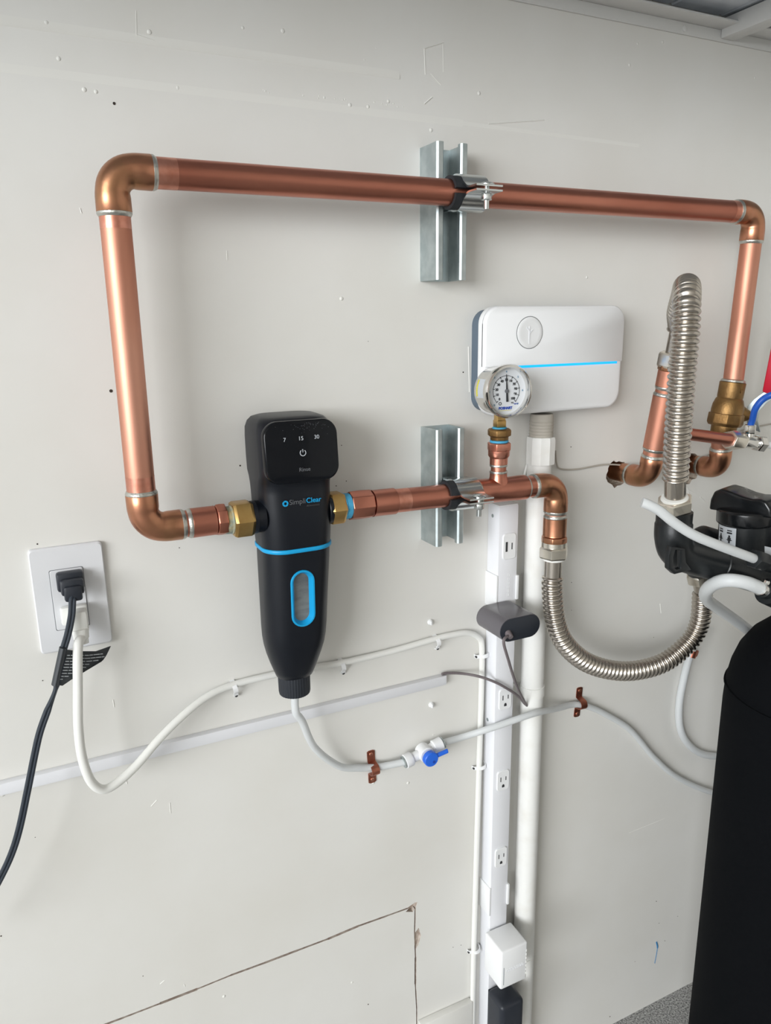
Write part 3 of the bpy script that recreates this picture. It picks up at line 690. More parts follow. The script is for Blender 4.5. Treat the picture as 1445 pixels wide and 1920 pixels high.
# upper cover stands a little proud, its lower edge carries the light bar
uo = [p for p in rrect(hw, hh, .022, 8)]
uo = [p for p in uo if p[1] > zl - cz + .001]
xr = max(p[0] for p in uo)
right = [p for p in uo if p[0] > 0]; left = [p for p in uo if p[0] <= 0]
poly = [(xr, zl - cz)] + right + left + [(-xr, zl - cz)]
MB().rings([[P3(cx + p[0] * s_, d, cz + (zl - cz) + (p[1] - (zl - cz)) * s_) for p in poly] for d, s_ in ((.030, 1.0), (.0335, 1.0), (.0358, .993), (.0372, .978))]).build('upper_cover', 'white', rc, smooth=40)
MB().bx(cx - .095, cx + .1035, .0345, .0367, zl - .0032, zl + .0002).build('light_bar', 'led', rc, bevel=.0004)
bc = P3(cx - .046, .0371, cz + .0355)
MB().ring_prism([(.0205 * math.cos(2 * math.pi * i / 40), .0205 * math.sin(2 * math.pi * i / 40)) for i in range(40)], [(.0198 * math.cos(2 * math.pi * i / 40), .0198 * math.sin(2 * math.pi * i / 40)) for i in range(40)], bc, XA, ZA, OUT * .0003).build('button_gap', 'printgrey', rc)
MB().lathe(bc - OUT * .0008, OUT, [(.0196, 0), (.0196, .0016), (.0185, .0022), (.0140, .0019), (.006, .0017), (.001, .0017)], 40).build('button', 'white', rc)
a = MB(); a.box(bc + OUT * .0010 + P3(-.001, 0, -.003), (.0012, .0010, .022)); a.box(bc + OUT * .0012 + P3(-.003, 0, .004), (.0010, .0010, .007), (XA + ZA).normalized(), OUT, (ZA - XA).normalized()); a.box(bc + OUT * .0012 + P3(.0012, 0, .001), (.0010, .0010, .007), (XA - ZA).normalized(), OUT, (ZA + XA).normalized())
a.build('button_emblem', 'whitecold', rc)

# ------------------------------------------------------------------ PVC conduit and cables
VX = .6365
pv = thing('pvc_conduit', 'white PVC conduit running down the wall from the controller', 'conduit', P3(VX, .0175, 0))
MB().tube([P3(VX + .001, .0178, 1.115), P3(VX + .006, .0178, .001)], .0168, 32).build('pipe', 'pvc', pv)
MB().lathe(P3(VX + .001, .0200, 1.100), ZA, [(.0170, 0), (.0200, .0006), (.0202, .034), (.0190, .038)], 10).build('coupling', 'pvc', pv, smooth=20)
MB().lathe(P3(VX + .001, .0200, 1.136), ZA, [(.0160, 0), (.0160, .030), (.015, .033)], 28).build('threaded_end', 'stain', pv)
for k in range(5): MB().lathe(P3(VX + .001, .0200, 1.141 + k * .0042), ZA, [(.0158, 0), (.0166, .001), (.0158, .002)], 28).build('thread', 'stain', pv)
for zz in (.757, .272):
    a = MB(); a.lathe(P3(VX + .003, .0178, zz - .008), ZA, [(.0170, 0), (.0182, .0004), (.0182, .0156), (.0170, .016)], 32); a.build('pipe_strap', 'ivory', pv)
    MB().bx(VX - .034, VX - .012, 0, .003, zz - .008, zz + .008).build('strap_tab', 'ivory', pv, bevel=.001)
    MB().lathe(P3(VX - .025, .003, zz), OUT, [(.0045, 0), (.0042, .0015), (.001, .002)], 16).build('strap_screw', 'nickel', pv)

def cable(name, pts, r, m, label, cat, n=10, seg=10):
    return tag(MB().tube(spline(pts, n), r, seg).build(name, m), label, cat)
cable('thin_cable', [W(1018, 778, .016), W(1012, 795, .014), W(1006, 820, .010), W(998, 850, .004), W(987, 875, .003), W(983, 893, .003), W(981, 915, .003)], .0019, 'ivory', 'thin white cable dropping from the controller beside the conduit', 'cable')
cable('signal_wire', [W(1041, 845, .006), W(1043, 868, .004), W(1050, 879, .0025), W(1080, 880, .0025), W(1125, 872, .0025), W(1150, 871, .003), W(1175, 873, .003), W(1210, 873, .003), W(1260, 870, .003), W(1310, 862, .003), W(1340, 845, .003), W(1380, 812, .003), W(1445, 795, .003), W(1480, 792, .003)], .0012, 'stain', 'thin grey wire along the wall past the two pipe holes', 'wire')

# ------------------------------------------------------------------ power strip
SX0, SX1, SD = .5665, .5985, .0275
ps = thing('power_strip', 'long white vertical power strip with USB ports and three sockets', 'power strip', P3((SX0 + SX1) / 2, 0, .06))
MB().bx(SX0, SX1, 0, SD, .06, 1.0485).build('housing', 'whitecold', ps, bevel=.0015)
MB().bx(SX0 + .0008, SX1 - .0008, .0008, SD - .0006, 1.0480, 1.0498).build('end_cap', 'white', ps, bevel=.0005)
MB().lathe(P3(SX0, .012, 1.033), -XA, [(.0026, -.0002), (.0026, .0004), (.0014, .0008)], 14).build('screw', 'galv', ps)
MB().lathe(P3(SX0, .010, .722), -XA, [(.0026, -.0002), (.0026, .0004), (.0014, .0008)], 14).build('screw', 'galv', ps)
sxc = (SX0 + SX1) / 2
def socket(zc, usb=False):
    w_, h_ = .0105, (.0185 if usb else .0165)
    s_ = MB(); s_.rings([[P3(sxc + p[0] * k + .001, d, zc + p[1] * k) for p in rrect(w_, h_, .0045, 5)] for d, k in ((SD - .001, 1.0), (SD + .0014, 1.0), (SD + .0020, .96))])
    s_ = s_.build('usb_module' if usb else 'socket', 'white', ps, smooth=30)
    if usb:
        MB().bx(sxc - .0055, sxc - .0022, SD + .0016, SD + .0022, zc - .0070, zc + .0070).build('usb_port', 'slot', s_)
        MB().bx(sxc + .0042, sxc + .0060, SD + .0016, SD + .0022, zc - .0048, zc + .0048).build('usb_port', 'slot', s_, bevel=.0003)
    else:
        MB().bx(sxc - .0042, sxc - .0028, SD + .0017, SD + .0022, zc - .0010, zc + .0065).build('slot', 'slot', s_)
        MB().bx(sxc + .0048, sxc + .0062, SD + .0017, SD + .0022, zc - .0002, zc + .0060).build('slot', 'slot', s_)
        MB().prism([(-.0022, -.0026), (.0022, -.0026), (.0022, 0), (.0015, .0018), (0, .0025), (-.0015, .0018), (-.0022, 0)], P3(sxc + .001, SD + .0017, zc - .0085), XA, ZA, OUT * .0005).build('ground_slot', 'slot', s_)
def zat(px, py, d=.029): return W(px, py, d).z
socket(zat(951, 1025), True)
for yy in (1313, 1465, 1608): socket(zat(938, yy))
mb = MB()
for k in range(6): mb.ring_prism(rrect(.0022, .0016, .0008, 3), rrect(.0016, .0010, .0006, 3), P3(sxc + .002, SD, zat(950, 1098) + (k - 2.5) * .0058), ZA, -XA, OUT * .0003)
mb.build('embossed_mark', 'white', ps)
for y0, y1 in ((1082, 1140), (1665, 1712)):
    za, zb_ = zat(925, y0), zat(925, y1)
    MB().bx(SX0 - .0022, SX0 + .0004, 0, SD + .0006, zb_ - .004, za).build('mounting_clip', 'white', ps, bevel=.0004)
    MB().bx(SX1 - .0016, SX1 + .0022, SD - .008, SD + .0022, zb_ + .006, za - .004).build('clip_hook', 'white', ps, bevel=.0004)

# adapters plugged into the strip
ga = thing('power_adapter', 'grey stadium-shaped power adapter plugged into the white strip', 'adapter', P3(.563, SD, .884))
ac, az, ah, aw = .5630, .8965, .0165, .0325
def stad_h(hw_, hh_): return [(p[1], p[0]) for p in stad(hh_, hw_)]
MB().rings([[P3(ac + p[0] * k, d, az + p[1] * k) for p in stad_h(aw, ah)] for d, k in ((.0300, .97), (.0308, 1.0), (.0855, 1.0), (.0868, .985))]).build('shell', 'greyplastic', ga, smooth=40)
MB().rings([[P3(ac + p[0] * k, d, az + p[1] * k) for p in stad_h(aw - .0008, ah - .0008)] for d, k in ((.0860, 1.0), (.0878, 1.0), (.0882, .97))]).build('end_plate', 'darkplastic', ga, smooth=40)
MB().lathe(P3(ac - .0200, .087, az - .003), (OUT + ZA * -.4), [(.0050, 0), (.0042, .005), (.0032, .009)], 18).build('strain_relief', 'greycord', ga)
MB().tube(spline([P3(ac - .0200, .092, az - .004), W(944, 1202, .097), W(952, 1235, .088), W(968, 1285, .060), W(984, 1318, .031), W(988, 1323, .024), W(984, 1320, .022), W(972, 1306, .026), W(955, 1294, .032), W(930, 1280, .033), W(900, 1269, .024), W(868, 1263, .010), W(840, 1262, .006), W(828, 1264, .006)], 10), .0020, 10).build('cord', 'greycord', ga)
wp = thing('plug_adapter', 'white cube plug adapter low on the power strip', 'adapter', P3(.580, SD, .298))
MB().bx(.5555, .6045, .0300, .0760, .2975, .3675).build('shell', 'white', wp, bevel=.0035, seg=3)
MB().bx(.5640, .6000, .0280, .0302, .306, .36).build('plug_base', 'white', wp)
mb = MB()
for k in range(7): mb.ring_prism(rrect(.0016, .0026, .0010, 3), rrect(.0011, .0020, .0008, 3), P3(.5675 + k * .0046, .0758, .330), XA, ZA, OUT * .0006)
mb.build('embossed_mark', 'whitecold', wp)
MB().bx(.5605, .5612, .0756, .0762, .306, .338).build('seam_line', 'slate', wp)
for k in range(7): MB().bx(.6015, .6024, .0758, .0764, .308 + k * .007, .3125 + k * .007).build('vent_bar', 'ivory', wp)
bp = thing('plug_adapter', 'black plug adapter at the foot of the power strip', 'adapter', P3(.582, SD, .13))
MB().bx(.5620, .6060, .0300, .0720, .16, .2560).build('shell', 'darkplastic', bp, bevel=.008, seg=4)
MB().bx(.5660, .6020, .0280, .0305, .17, .25).build('plug_base', 'darkplastic', bp)

# ------------------------------------------------------------------ cable raceway
tag(MB().bx(-.45, .4965, 0, .0095, .7945, .8085).build('cable_raceway', 'whitecold', bevel=.0008), 'long white cable raceway strip across the wall below the filter', 'raceway')

# ------------------------------------------------------------------ wall outlet with its two plugs
op = thing('wall_outlet', 'white wall outlet plate with a decorator receptacle at the left', 'outlet', P3(.0265, 0, .948))
ox, oz = .0265, 1.0070
MB().rings([[P3(ox + p[0] * k, d, oz + p[1] * k) for p in rrect(.0368, .0590, .004, 5)] for d, k in ((0, 1.0), (.0045, 1.0), (.0062, .97))]).build('cover_plate', 'plate', op, smooth=30)
MB().ring_prism(rrect(.0172, .0345, .002, 3), rrect(.0167, .0340, .002, 3), P3(ox - .002, .0060, oz), XA, ZA, OUT * .0004).build('receptacle_gap', 'printgrey', op)
MB().rings([[P3(ox - .002 + p[0] * k, d, oz + p[1] * k) for p in rrect(.0165, .0338, .002, 3)] for d, k in ((.0058, 1.0), (.0070, 1.0), (.0074, .985))]).build('receptacle', 'plate', op, smooth=30)
bk = thing('power_cable', 'black power cord with warning tag plugged into the top of the outlet', 'power cord', P3(.026, .02, 1.02))
MB().bx(.0135, .0405, .0076, .0200, 1.0190, 1.0400).build('plug_face', 'darkplastic', bk, bevel=.003)
MB().bx(.0165, .0395, .0180, .0290, 1.0170, 1.0345).build('plug_body', 'darkplastic', bk, bevel=.003)
MB().bx(.0190, .0370, .0240, .0320, 1.0110, 1.0285).build('plug_body', 'darkplastic', bk, bevel=.003)
bkl = spline([P3(.0285, .028, 1.016), W(136, 1125, .032), W(134, 1155, .036), W(127, 1190, .042), W(117, 1225, .046), W(108, 1275, .048), W(103, 1296, .050), W(88, 1335, .052), W(75, 1372, .055), W(66, 1410, .057), W(52, 1480, .06), W(36, 1555, .062), W(20, 1605, .063), W(-4, 1655, .065), W(-40, 1720, .066), W(-90, 1800, .06)], 10)
a = MB(); n = len(bkl)
for s_ in (-1, 1):
    pts = []
    for i, p in enumerate(bkl):
        t = (bkl[min(i + 1, n - 1)] - bkl[max(i - 1, 0)]).normalized(); sd_ = t.cross(OUT).normalized()
        k = i / n; tw = math.sin(min(max((k - .34) / .12, 0), 1) * math.pi)
        pts.append(p + (sd_ * (1 - .75 * tw) + OUT * .75 * tw) * s_ * .0017)
    a.tube(pts, .0021, 10)
a.build('cord', 'blackcord', bk)
tg = [[W(112, 1213, .0470), W(125, 1218, .046), W(150, 1221, .040), W(180, 1221, .030), W(208, 1211, .020)],
      [W(109, 1240, .0480), W(122, 1244, .047), W(148, 1246, .042), W(176, 1240, .034), W(200, 1228, .027)],
      [W(105, 1268, .0490), W(118, 1268, .048), W(140, 1264, .044), W(165, 1254, .038), W(194, 1237, .030)],
      [W(101, 1283, .0495), W(117, 1286, .049), W(133, 1275, .046), W(158, 1260, .041), W(190, 1240, .033)]]
tgo = sheet(tg, 'warning_tag', 'tag', bk)
md = tgo.modifiers.new('thick', 'SOLIDIFY'); md.thickness = .0004
MB().tube([W(118, 1214, .047), W(103, 1284, .0498)], .0052, 14, flat=.7).build('tag_sleeve', 'tag', bk)
mb = MB()
for i in range(9):
    y = 1228 + i * 5.6; x0 = 126 - i * 1.7; x1 = min(200, 196 - max(0, i - 1) * 10.5) - random.uniform(0, 5)
    def tp(x, yy): return W(x, yy - 4 * max(0, (x - 165) / 40), .049 - .018 * max(0, x - 120) / 75)
    pp = [tp(x0 + (x1 - x0) * k / 5, y) for k in range(6)]
    if x1 > x0 + 6:
        xx = x0
        while xx < x1 - 2:
            L_ = random.uniform(4, 11); xe = min(xx + L_, x1)
            mb.tube([tp(xx, y) + OUT * .0012, tp((xx + xe) / 2, y) + OUT * .0012, tp(xe, y) + OUT * .0012], .0005, 5); xx = xe + random.uniform(1.2, 2.5)
mb.build('tag_print', 'print', bk, kind='stuff')

wc_ = thing('power_cable', 'thick white power cord hanging from the outlet and clipped to the wall', 'power cord', P3(.03, .02, .98))
MB().bx(.0135, .0405, .0076, .0170, .9800, 1.0010).build('plug_face', 'ivory', wc_, bevel=.003)
MB().bx(.0205, .0395, .0150, .0310, .9720, .9990).build('plug_body', 'ivory', wc_, bevel=.005)
MB().lathe(P3(.0305, .0265, .978), Vector((0.02, -.16, -1)), [(.0090, 0), (.0082, .006), (.0080, .010), (.0070, .011), (.0070, .016)], 22).build('strain_relief', 'ivory', wc_)
wl = [P3(.0310, .030, .970), W(146, 1215, .044), W(146, 1300, .052), W(147, 1365, .056), W(154, 1420, .056), W(170, 1464, .054), W(192, 1480, .051), W(218, 1469, .047), W(255, 1436, .040), W(300, 1384, .031), W(345, 1340, .022), W(390, 1305, .012), W(437, 1284, .0062), W(500, 1268, .0062), W(570, 1254, .0062), W(638, 1243, .0062), W(730, 1222, .0062), W(815, 1198, .0062), W(850, 1190, .0062), W(877, 1187, .0062), W(896, 1195, .0062), W(903, 1215, .0062), W(902, 1300, .0062), W(898, 1430, .0062), W(893, 1600, .0062), W(888, 1775, .0062), W(885.5, 1900, .0062), W(884, 1960, .0062)]
wlp = spline(wl, 8); rad = [.0050 if i < 60 else (.0050 - .0008 * min(1, (i - 60) / 40)) for i in range(len(wlp))]
MB().tube(wlp, rad, 18).build('cord', 'ivory', wc_)
def clip(px, py, ang, label, grp='white cable clips on the white cord'):
    c = W(px, py, 0); t = thing('cable_clip', label, 'cable clip', c, grp)
    v = Vector((math.cos(ang), 0, math.sin(ang))); ax = Vector((-math.sin(ang), 0, math.cos(ang)))
    line = [(-.0078, 0), (-.0078, .006)] + [(-.0066 * math.cos(R(a)), .0066 + .0054 * math.sin(R(a))) for a in range(0, 181, 22)] + [(.0078, .0062), (.0098, .0058), (.0120, .004), (.0126, 0)]
    rr = []
    for i, p in enumerate(line):
        a = Vector(line[max(i - 1, 0)]); b = Vector(line[min(i + 1, len(line) - 1)]); tt = (b - a).normalized(); nn = Vector((-tt.y, tt.x)); q = [Vector(p) + nn * .0006, Vector(p) - nn * .0006]
        rr.append([c + ax * (s_ * .0028) + v * q_.x + OUT * q_.y for s_, q_ in ((-1, q[0]), (1, q[0]), (1, q[1]), (-1, q[1]))])
    MB().rings(rr).build('hook', 'white', t, smooth=40)
    MB().lathe(c + v * .0118 + OUT * .0025, OUT, [(.0020, 0), (.0020, .0024), (.0012, .0028)], 12).build('nail', 'slot', t)
clip(437, 1286, R(-80), 'white cable clip just left of the black filter cap')
clip(638, 1245, R(-80), 'white cable clip just right of the black filter cap')
clip(815, 1200, R(-80), 'white cable clip left of the grey power adapter')
clip(903, 1224, R(190), 'white cable clip on the upright cord just below the grey adapter')
clip(898, 1432, R(190), 'white cable clip on the upright cord beside the second socket')
clip(888, 1775, R(190), 'white cable clip on the upright cord beside the white cube adapter')
def anchor(px, py, label):
    c = W(px, py, 0); t = thing('wall_anchor', label, 'wall anchor', c, 'small white wall anchors')
    MB().lathe(c - OUT * .0005, OUT, [(.0042, 0), (.0042, .0012), (.0036, .003), (.0030, .0042), (.0016, .0042), (.0014, .002)], 16).build('plug', 'white', t)
    MB().bx(c.x - .0018, c.x + .0004, .001, .006, c.z - .003, c.z + .003).build('tab', 'white', t, bevel=.0006)
anchor(808, 1321, 'small white wall anchor above the end of the blue-lever valve')
anchor(806, 1166, 'small white wall anchor above the cord left of the grey adapter')

# ------------------------------------------------------------------ corrugated hoses
def corrugated(name, path, par, r0=.0118, r1=.0155, pitch=.0078, m='stainless'):
    """a flexible hose of rounded ridges along a path"""
    k = 10; st_ = pitch / k
    pts = resample(path, st_); rad = []
    for i in range(len(pts)):
        ph = (i % k) / k; rad.append(r0 + (r1 - r0) * abs(math.sin(math.pi * ph)) ** .75)
    return MB().tube(pts, rad, 28).build(name, m, par, smooth=180)
hu = thing('corrugated_hose', 'stainless corrugated hose standing upright and arching back to the riser', 'hose', W(1263, 975, .2))
fb = W(1265, 940, .200)
path = spline([NUT_R + ru * .036, NUT_R + ru * .048, W(1273, 585, .108), W(1282, 553, .140), W(1287, 538, .182), W(1287, 560, .215), W(1285, 620, .224), W(1278, 700, .222), W(1272, 790, .216), W(1267, 870, .208), W(1265.5, 897, .2045)], 14)
hexnut('hose_nut', NUT_R - ru * .010, ru, .0198, .020, 'nickel', hu)
MB().tube([NUT_R + ru * .009, NUT_R + ru * .042], .0112, 28).build('sleeve', 'stainless', hu)
corrugated('corrugation', path, hu)
s0 = W(1265.5, 894, .2048); s1 = W(1264.5, 944, .199)
sdn = (s1 - s0).normalized()
MB().tube([s0, s0 + sdn * .034], .0124, 32).build('sleeve', 'stainless', hu)
MB().lathe(s0 + sdn * .026, sdn, [(.0125, 0), (.0155, .001), (.0165, .0045), (.0120, .005)], 28).build('gasket', 'ivory', hu)
hexnut('hose_nut', s0 + sdn * .030, sdn, .0222, .0165, 'nickel', hu, u=Vector((.2, -1, 0)))
MB().lathe(s0 + sdn * .0465, sdn, [(.0165, 0), (.0165, .006), (.0155, .0065)], 28).build('tail', 'stainless', hu)
PORT = s0 + sdn * .052

hl = thing('corrugated_hose', 'stainless corrugated hose hanging in a U below the copper elbow', 'hose', W(1170, 1275, .06))
nL = EC - ZA * .0800
MB().lathe(nL, -ZA, [(.0130, 0), (.0172, .0005), (.0172, .007), (.0150, .0075)], 32).build('union_ring', 'nickel', hl)
hexnut('hose_nut', nL - ZA * .0070, -ZA, .0205, .0165, 'nickel', hl, u=Vector((.25, -1, 0)))
MB().tube([nL - ZA * .022, nL - ZA * .052], .0120, 32).build('sleeve', 'stainless', hl)
MB().lathe(nL - ZA * .0235, -ZA, [(.0120, 0), (.0150, .0003), (.0150, .003), (.0120, .0035)], 32).build('gasket', 'ivory', hl)
e0 = nL - ZA * .050
nR = W(1306, 1064, .10); nRd = (W(1318, 1120, .10) - nR).normalized()
hexnut('hose_nut', nR + nRd * .008, nRd, .0185, .0165, 'nickel', hl, u=Vector((.25, -1, 0)))
MB().lathe(nR + nRd * .001, nRd, [(.0120, 0), (.0152, .0005), (.0152, .008), (.0140, .0085)], 32).build('union_ring', 'nickel', hl)
MB().tube([nR + nRd * .024, nR + nRd * .050], .0108, 32).build('sleeve', 'stainless', hl)
e1 = nR + nRd * .047
pl = spline([e0, e0 - ZA * .02, W(1041, 1165, .060), W(1059, 1207, .062), W(1098, 1241, .066), W(1150, 1257, .072), W(1200, 1256, .078), W(1250, 1239, .085), W(1293, 1202, .092), W(1312, 1165, .097), e1], 14)
corrugated('corrugation', pl, hl, .0112, .0148, .0070)

# ------------------------------------------------------------------ water softener: bypass manifold, valve and tank
sv = thing('bypass_manifold', 'black plastic bypass manifold with a big knob beside the black tank', 'bypass valve', W(1340, 1060, .2))
B0, B1, B2 = W(1266, 1036, .197), W(1345, 1057, .205), W(1460, 1092, .212)
MB().tube(spline([PORT + ZA * .004, PORT - ZA * .012, W(1262, 1008, .198), W(1270, 1032, .198), W(1300, 1045, .2), B1], 8), [.0215] * 8 + [.0225] * 33, 32).build('inlet_elbow', 'softener', sv)
MB().lathe(PORT + ZA * .001, -ZA, [(.0150, 0), (.0190, .001), (.0200, .010), (.0205, .02)], 32).build('port_collar', 'softener', sv)
bd = (B2 - B1).normalized()
MB().tube([B1 - bd * .004, B1 - bd * .003, B1, B1 + bd * .001, B2], [.0222, .0236, .0236, .0225, .0230], 32).build('barrel', 'softener', sv)
a = [W(1250, 1022, .224), W(1245, 1040, .224), W(1245, 1064, .224), W(1256, 1074, .224), W(1288, 1066, .224), W(1278, 1052, .224), W(1276, 1026, .224)]
ii = [W(1258, 1028, .224), W(1254, 1042, .224), W(1254, 1060, .224), W(1260, 1065, .224), W(1268, 1063, .224), W(1268, 1052, .224), W(1268, 1030, .224)]
b = MB(); b.rings([a, [p + OUT * .007 for p in a], [p + OUT * .007 for p in ii], ii], closed=True); b.build('mounting_lug', 'softener', sv, bevel=.001)
F0, F1 = W(1308, 1012, .135), W(1460, 1055, .150)
MB().tube([F0 - (F1 - F0).normalized() * .004, F0, F0 + (F1 - F0).normalized() * .006, F1], [.012, .018, .0215, .0215], 28).build('rear_barrel', 'softener', sv)
MB().tube([W(1308, 1030, .125), nR + nRd * .003], .0165, 28).build('outlet_port', 'softener', sv)
KC = W(1394, 1040, .190); KU = Vector((-.03, 0.03, 1)).normalized()
MB().lathe(KC - KU * .005, KU, [(.0325, 0), (.0335, .002), (.0330, .050), (.030, .051)], 48).build('valve_tower', 'softener', sv)
MB().lathe(KC + KU * .044, KU, [(.0345, 0), (.0368, .003), (.0368, .018), (.0345, .0205), (.030, .021)], 14).build('tower_cap', 'softgloss', sv, bevel=.001)
vd = KC - CAM; vd.z = 0; vd = vd.normalized(); kx = (vd.cross(ZA) * math.cos(R(24)) - vd * math.sin(R(24))).normalized(); kx = (kx - KU * kx.dot(KU)).normalized(); ky = KU.cross(kx).normalized()
prof = [(-.042, -.006), (-.0405, .008), (-.036, .019), (-.026, .0245), (-.012, .0220), (.004, .0175), (.016, .0160), (.026, .0170), (.034, .0145), (.040, .0060), (.042, -.006), (.036, -.006), (-.036, -.006)]
kb = MB(); ko = KC + KU * .066
kb.rings([[ko + kx * p[0] * k + KU * p[1] * (1 if k == 1 else .98) + ky * s_ for p in prof] for s_, k in ((-.020, .96), (-.016, 1), (.016, 1), (.020, .96))])
kb.build('knob_handle', 'softgloss', sv, bevel=.0025, seg=3)
# label wrapped on the tower
rows = []; kd = (CAM - KC); kd.z = 0; kd = kd.normalized(); ks = KU.cross(kd).normalized()
def ontower(a, h, r=.0337): return KC + KU * h + r * (math.cos(a) * kd + math.sin(a) * ks)
sgn = 1 if ks.dot(RT) > 0 else -1
def lab(a, h, r=.0338): return ontower(sgn * a, h, r)
sheet([[lab(-1.18 + .88 * i / 8, h) for i in range(9)] for h in (.008, .0435)], 'diagram_label', 'print', sv)
mb = MB()
def mark(a0, a1, h0, h1): 
    rr = [[lab(a0 + (a1 - a0) * i / 3, h, .0341) for i in range(4)] for h in (h0, h1)]
    base = len(mb.v); mb.v += rr[0] + rr[1]
    for i in range(3): mb.f.append((base + i, base + i + 1, base + 5 + i, base + 4 + i))
for ac_ in (-.98, -.56):
    mark(ac_ - .10, ac_ + .10, .0385, .0400); mark(ac_ - .11, ac_ + .11, .0350, .0372)
    mark(ac_ - .07, ac_ + .07, .0255, .0300); mark(ac_ - .04, ac_ + .04, .0225, .0330); mark(ac_ - .12, ac_ + .12, .0262, .0272)
    mark(ac_ - .13, ac_ - .05, .0185, .0195); mark(ac_ + .03, ac_ + .13, .0185, .0195); mark(ac_ - .09, ac_ - .06, .0150, .0210); mark(ac_ + .07, ac_ + .09, .0150, .0210); mark(ac_ - .07, ac_ - .04, .0120, .0135); mark(ac_ + .05, ac_ + .08, .0120, .0135)
mb.build('label_print', 'ink', sv, smooth=0, kind='stuff')
sheet([[W(1433, 1024, .255), W(1460, 1030, .255)], [W(1433, 1038, .255), W(1460, 1044, .255)]], 'white_tag', 'print', sv)
# control valve body mostly outside the frame, with the tube connectors
cv = thing('control_valve', 'black control valve at the right edge above the tank holding the tubes', 'control valve', W(1480, 1080, .22))
T0, TU = W(1414, 1048, .262), (W(1445, 1058, .262) - W(1414, 1048, .262)).normalized()
hexnut('tube_nut', T0 - TU * .002, TU, .0125, .020, 'softener', cv)
MB().tube([T0 + TU * .016, T0 + TU * .05], .0105, 24).build('tube_stem', 'softener', cv)
HB = W(1432, 1106, .262); HU = (W(1445, 1112, .262) - HB).normalized()
MB().tube([HB - HU * .002, HB + HU * .006, HB + HU * .0065, HB + HU * .05], [.0100, .0105, .0165, .0165], 24).build('barb', 'softener', cv)
hc = MB().lathe(HB - HU * .009, HU, [(.0084, 0), (.0094, .0002), (.0094, .0080), (.0084, .0082)], 28).build('hose_clamp', 'chrome', cv)
MB().lathe(HB - HU * .006 + ZA * .0100 + OUT * .004, (HU.cross(ZA) * .9 + OUT * .4), [(.0030, -.005), (.0034, -.004), (.0034, .004), (.0026, .005)], 6).build('clamp_screw', 'chrome', hc)
MB().bx(.915, 1.06, .185, .30, .925, 1.03).build('valve_housing', 'softener', cv, bevel=.014, seg=3)
MB().lathe(P3(.993, .232, .884), ZA, [(.036, 0), (.052, .002), (.052, .020), (.046, .024), (.044, .050)], 40).build('tank_adapter', 'softener', cv)
MB().rings([[P3(.9875 + p[0] * k, d, .978 + p[1] * k) for p in rrect(.062, .044, .012, 6)] for d, k in ((.296, 1.0), (.306, 1.0), (.310, .96))]).build('front_cover', 'softgloss', cv, smooth=40)
MB().tube([W(1455, 1090, .214), P3(.945, .232, .955)], .021, 28).build('inlet_stub', 'softener', cv)
MB().tube([W(1455, 1054, .152), P3(.955, .21, .985)], .020, 28).build('inlet_stub', 'softener', cv)

cable('loose_tube', [T0 + TU * .004, W(1385, 1037, .262), W(1340, 1020, .260), W(1300, 1003, .255), W(1265, 981, .248), W(1235, 957, .242), W(1212, 945, .236), W(1203, 942, .233)], .0058, 'tube', 'loose milky tube crossing in front of the black manifold and hose nut', 'tube', seg=16)
cable('drain_hose', [HB + HU * .004, W(1400, 1093, .258), W(1365, 1088, .245), W(1340, 1094, .225), W(1324, 1108, .20), W(1325, 1124, .17), W(1348, 1142, .14), W(1385, 1168, .11), W(1425, 1200, .09), W(1470, 1245, .08)], .0084, 'tube', 'milky hose with a steel clamp folding back under the black manifold', 'hose', seg=16)
cable('wall_tube', [W(1322, 1178, .008), W(1306, 1200, .008), W(1292, 1232, .0085), W(1281, 1275, .0075), W(1273, 1320, .0075), W(1274, 1362, .0075), W(1287, 1392, .0075), W(1312, 1412, .0075), W(1345, 1418, .0075), W(1400, 1418, .0075)], .0062, 'tube', 'milky tube curving down the wall to the left of the tank', 'tube', seg=14)

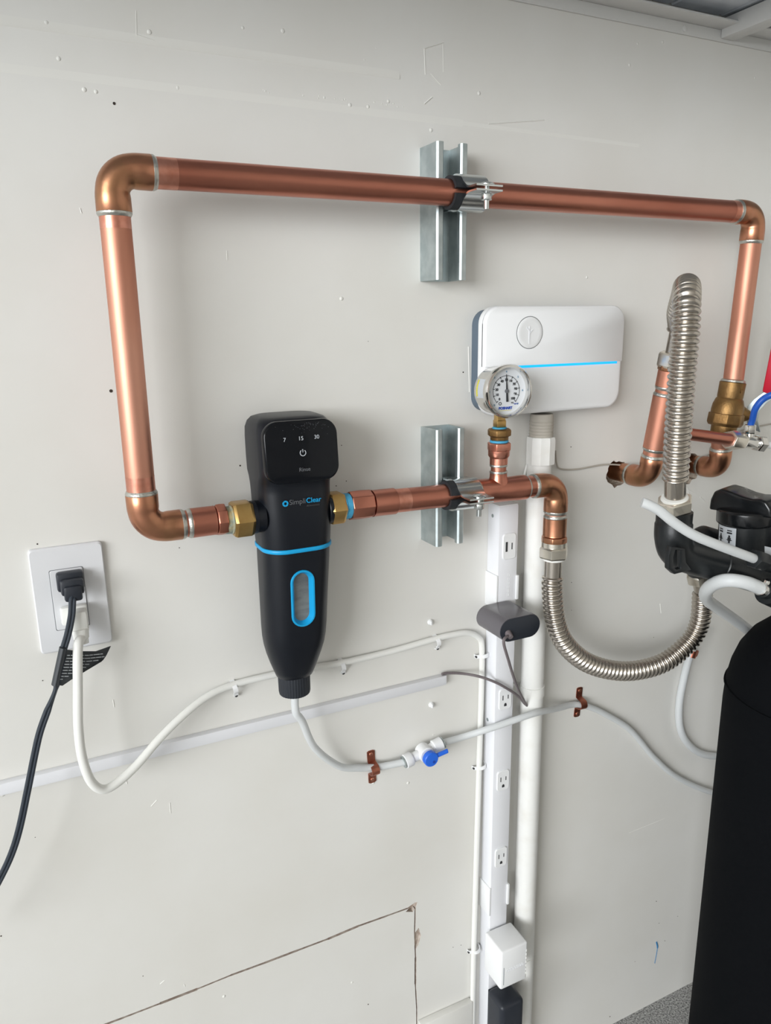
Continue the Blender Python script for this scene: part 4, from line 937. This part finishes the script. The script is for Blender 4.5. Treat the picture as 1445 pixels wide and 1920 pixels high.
tk = thing('softener_tank', 'tall black jacketed softener tank at the right edge', 'tank', P3(.993, .232, 0))
tcx, tcd, tr = .993, .232, .130
prof = [(tr * .98, .0), (tr, .01), (tr, .735), (tr * .99, .765), (tr * .955, .792), (tr * .89, .818), (tr * .78, .842), (tr * .62, .862), (tr * .45, .874), (tr * .32, .880), (tr * .30, .905)]
MB().lathe(P3(tcx, tcd, 0), ZA, prof, 72).build('jacket', 'tank', tk, smooth=50)
ss = [P3(tcx + (tr + .0008) * math.cos(R(a)), tcd + (tr + .0008) * math.sin(R(a)), .7665 - .0 * a) for a in range(0, 360, 5)]
MB().lathe(P3(tcx, tcd, .762), ZA, [(tr * .985, 0), (tr + .0012, .001), (tr + .0008, .0035), (tr * .97, .0045)], 72).build('seam', 'tank', tk)

# needle valve with its small copper pipe, in front of the ball valve
nv = thing('needle_valve', 'small chrome needle valve with blue tube on a thin copper pipe', 'valve', W(1410, 830, .09))
n0, n1 = W(1270, 811, .088), W(1366, 824, .094); na_ = (n1 - n0).normalized()
MB().tube([n0, n1 + na_ * .004], .0086, 28).build('thin_pipe', 'copper_h', nv)
hexnut('compression_nut', n1 - na_ * .001, na_, .0148, .024, 'nickel', nv, u=Vector((.3, -1, .3)))
q0 = n1 + na_ * .0225
MB().lathe(q0, na_, [(.0075, 0), (.0090, .001), (.0088, .005), (.007, .0055)], 24).build('thread_tape', 'tape', nv)
MB().lathe(q0 + na_ * .005, na_, [(.0080, 0), (.0098, .001), (.0098, .027), (.0080, .028)], 6, Vector((.3, -1, .3))).build('valve_body', 'chrome', nv, bevel=.0006, smooth=20)
hexnut('outlet_nut', q0 + na_ * .033, na_, .0125, .0135, 'chrome', nv)
MB().tube([q0 + na_ * .044, q0 + na_ * .11], .0052, 18).build('white_tube', 'white', nv)
bq = q0 + na_ * .017
MB().lathe(bq + ZA * .008, ZA, [(.0055, 0), (.0050, .006), (.0046, .007)], 20).build('side_port', 'chrome', nv)
hexnut('tube_nut', bq + ZA * .013, ZA, .0088, .0125, 'chrome', nv)
MB().tube(spline([bq + ZA * .024, W(1410, 788, .100), W(1416, 766, .108), W(1431, 748, .116), W(1455, 738, .128), W(1490, 733, .13)], 8), .0046, 16).build('blue_tube', 'bluetube', nv)
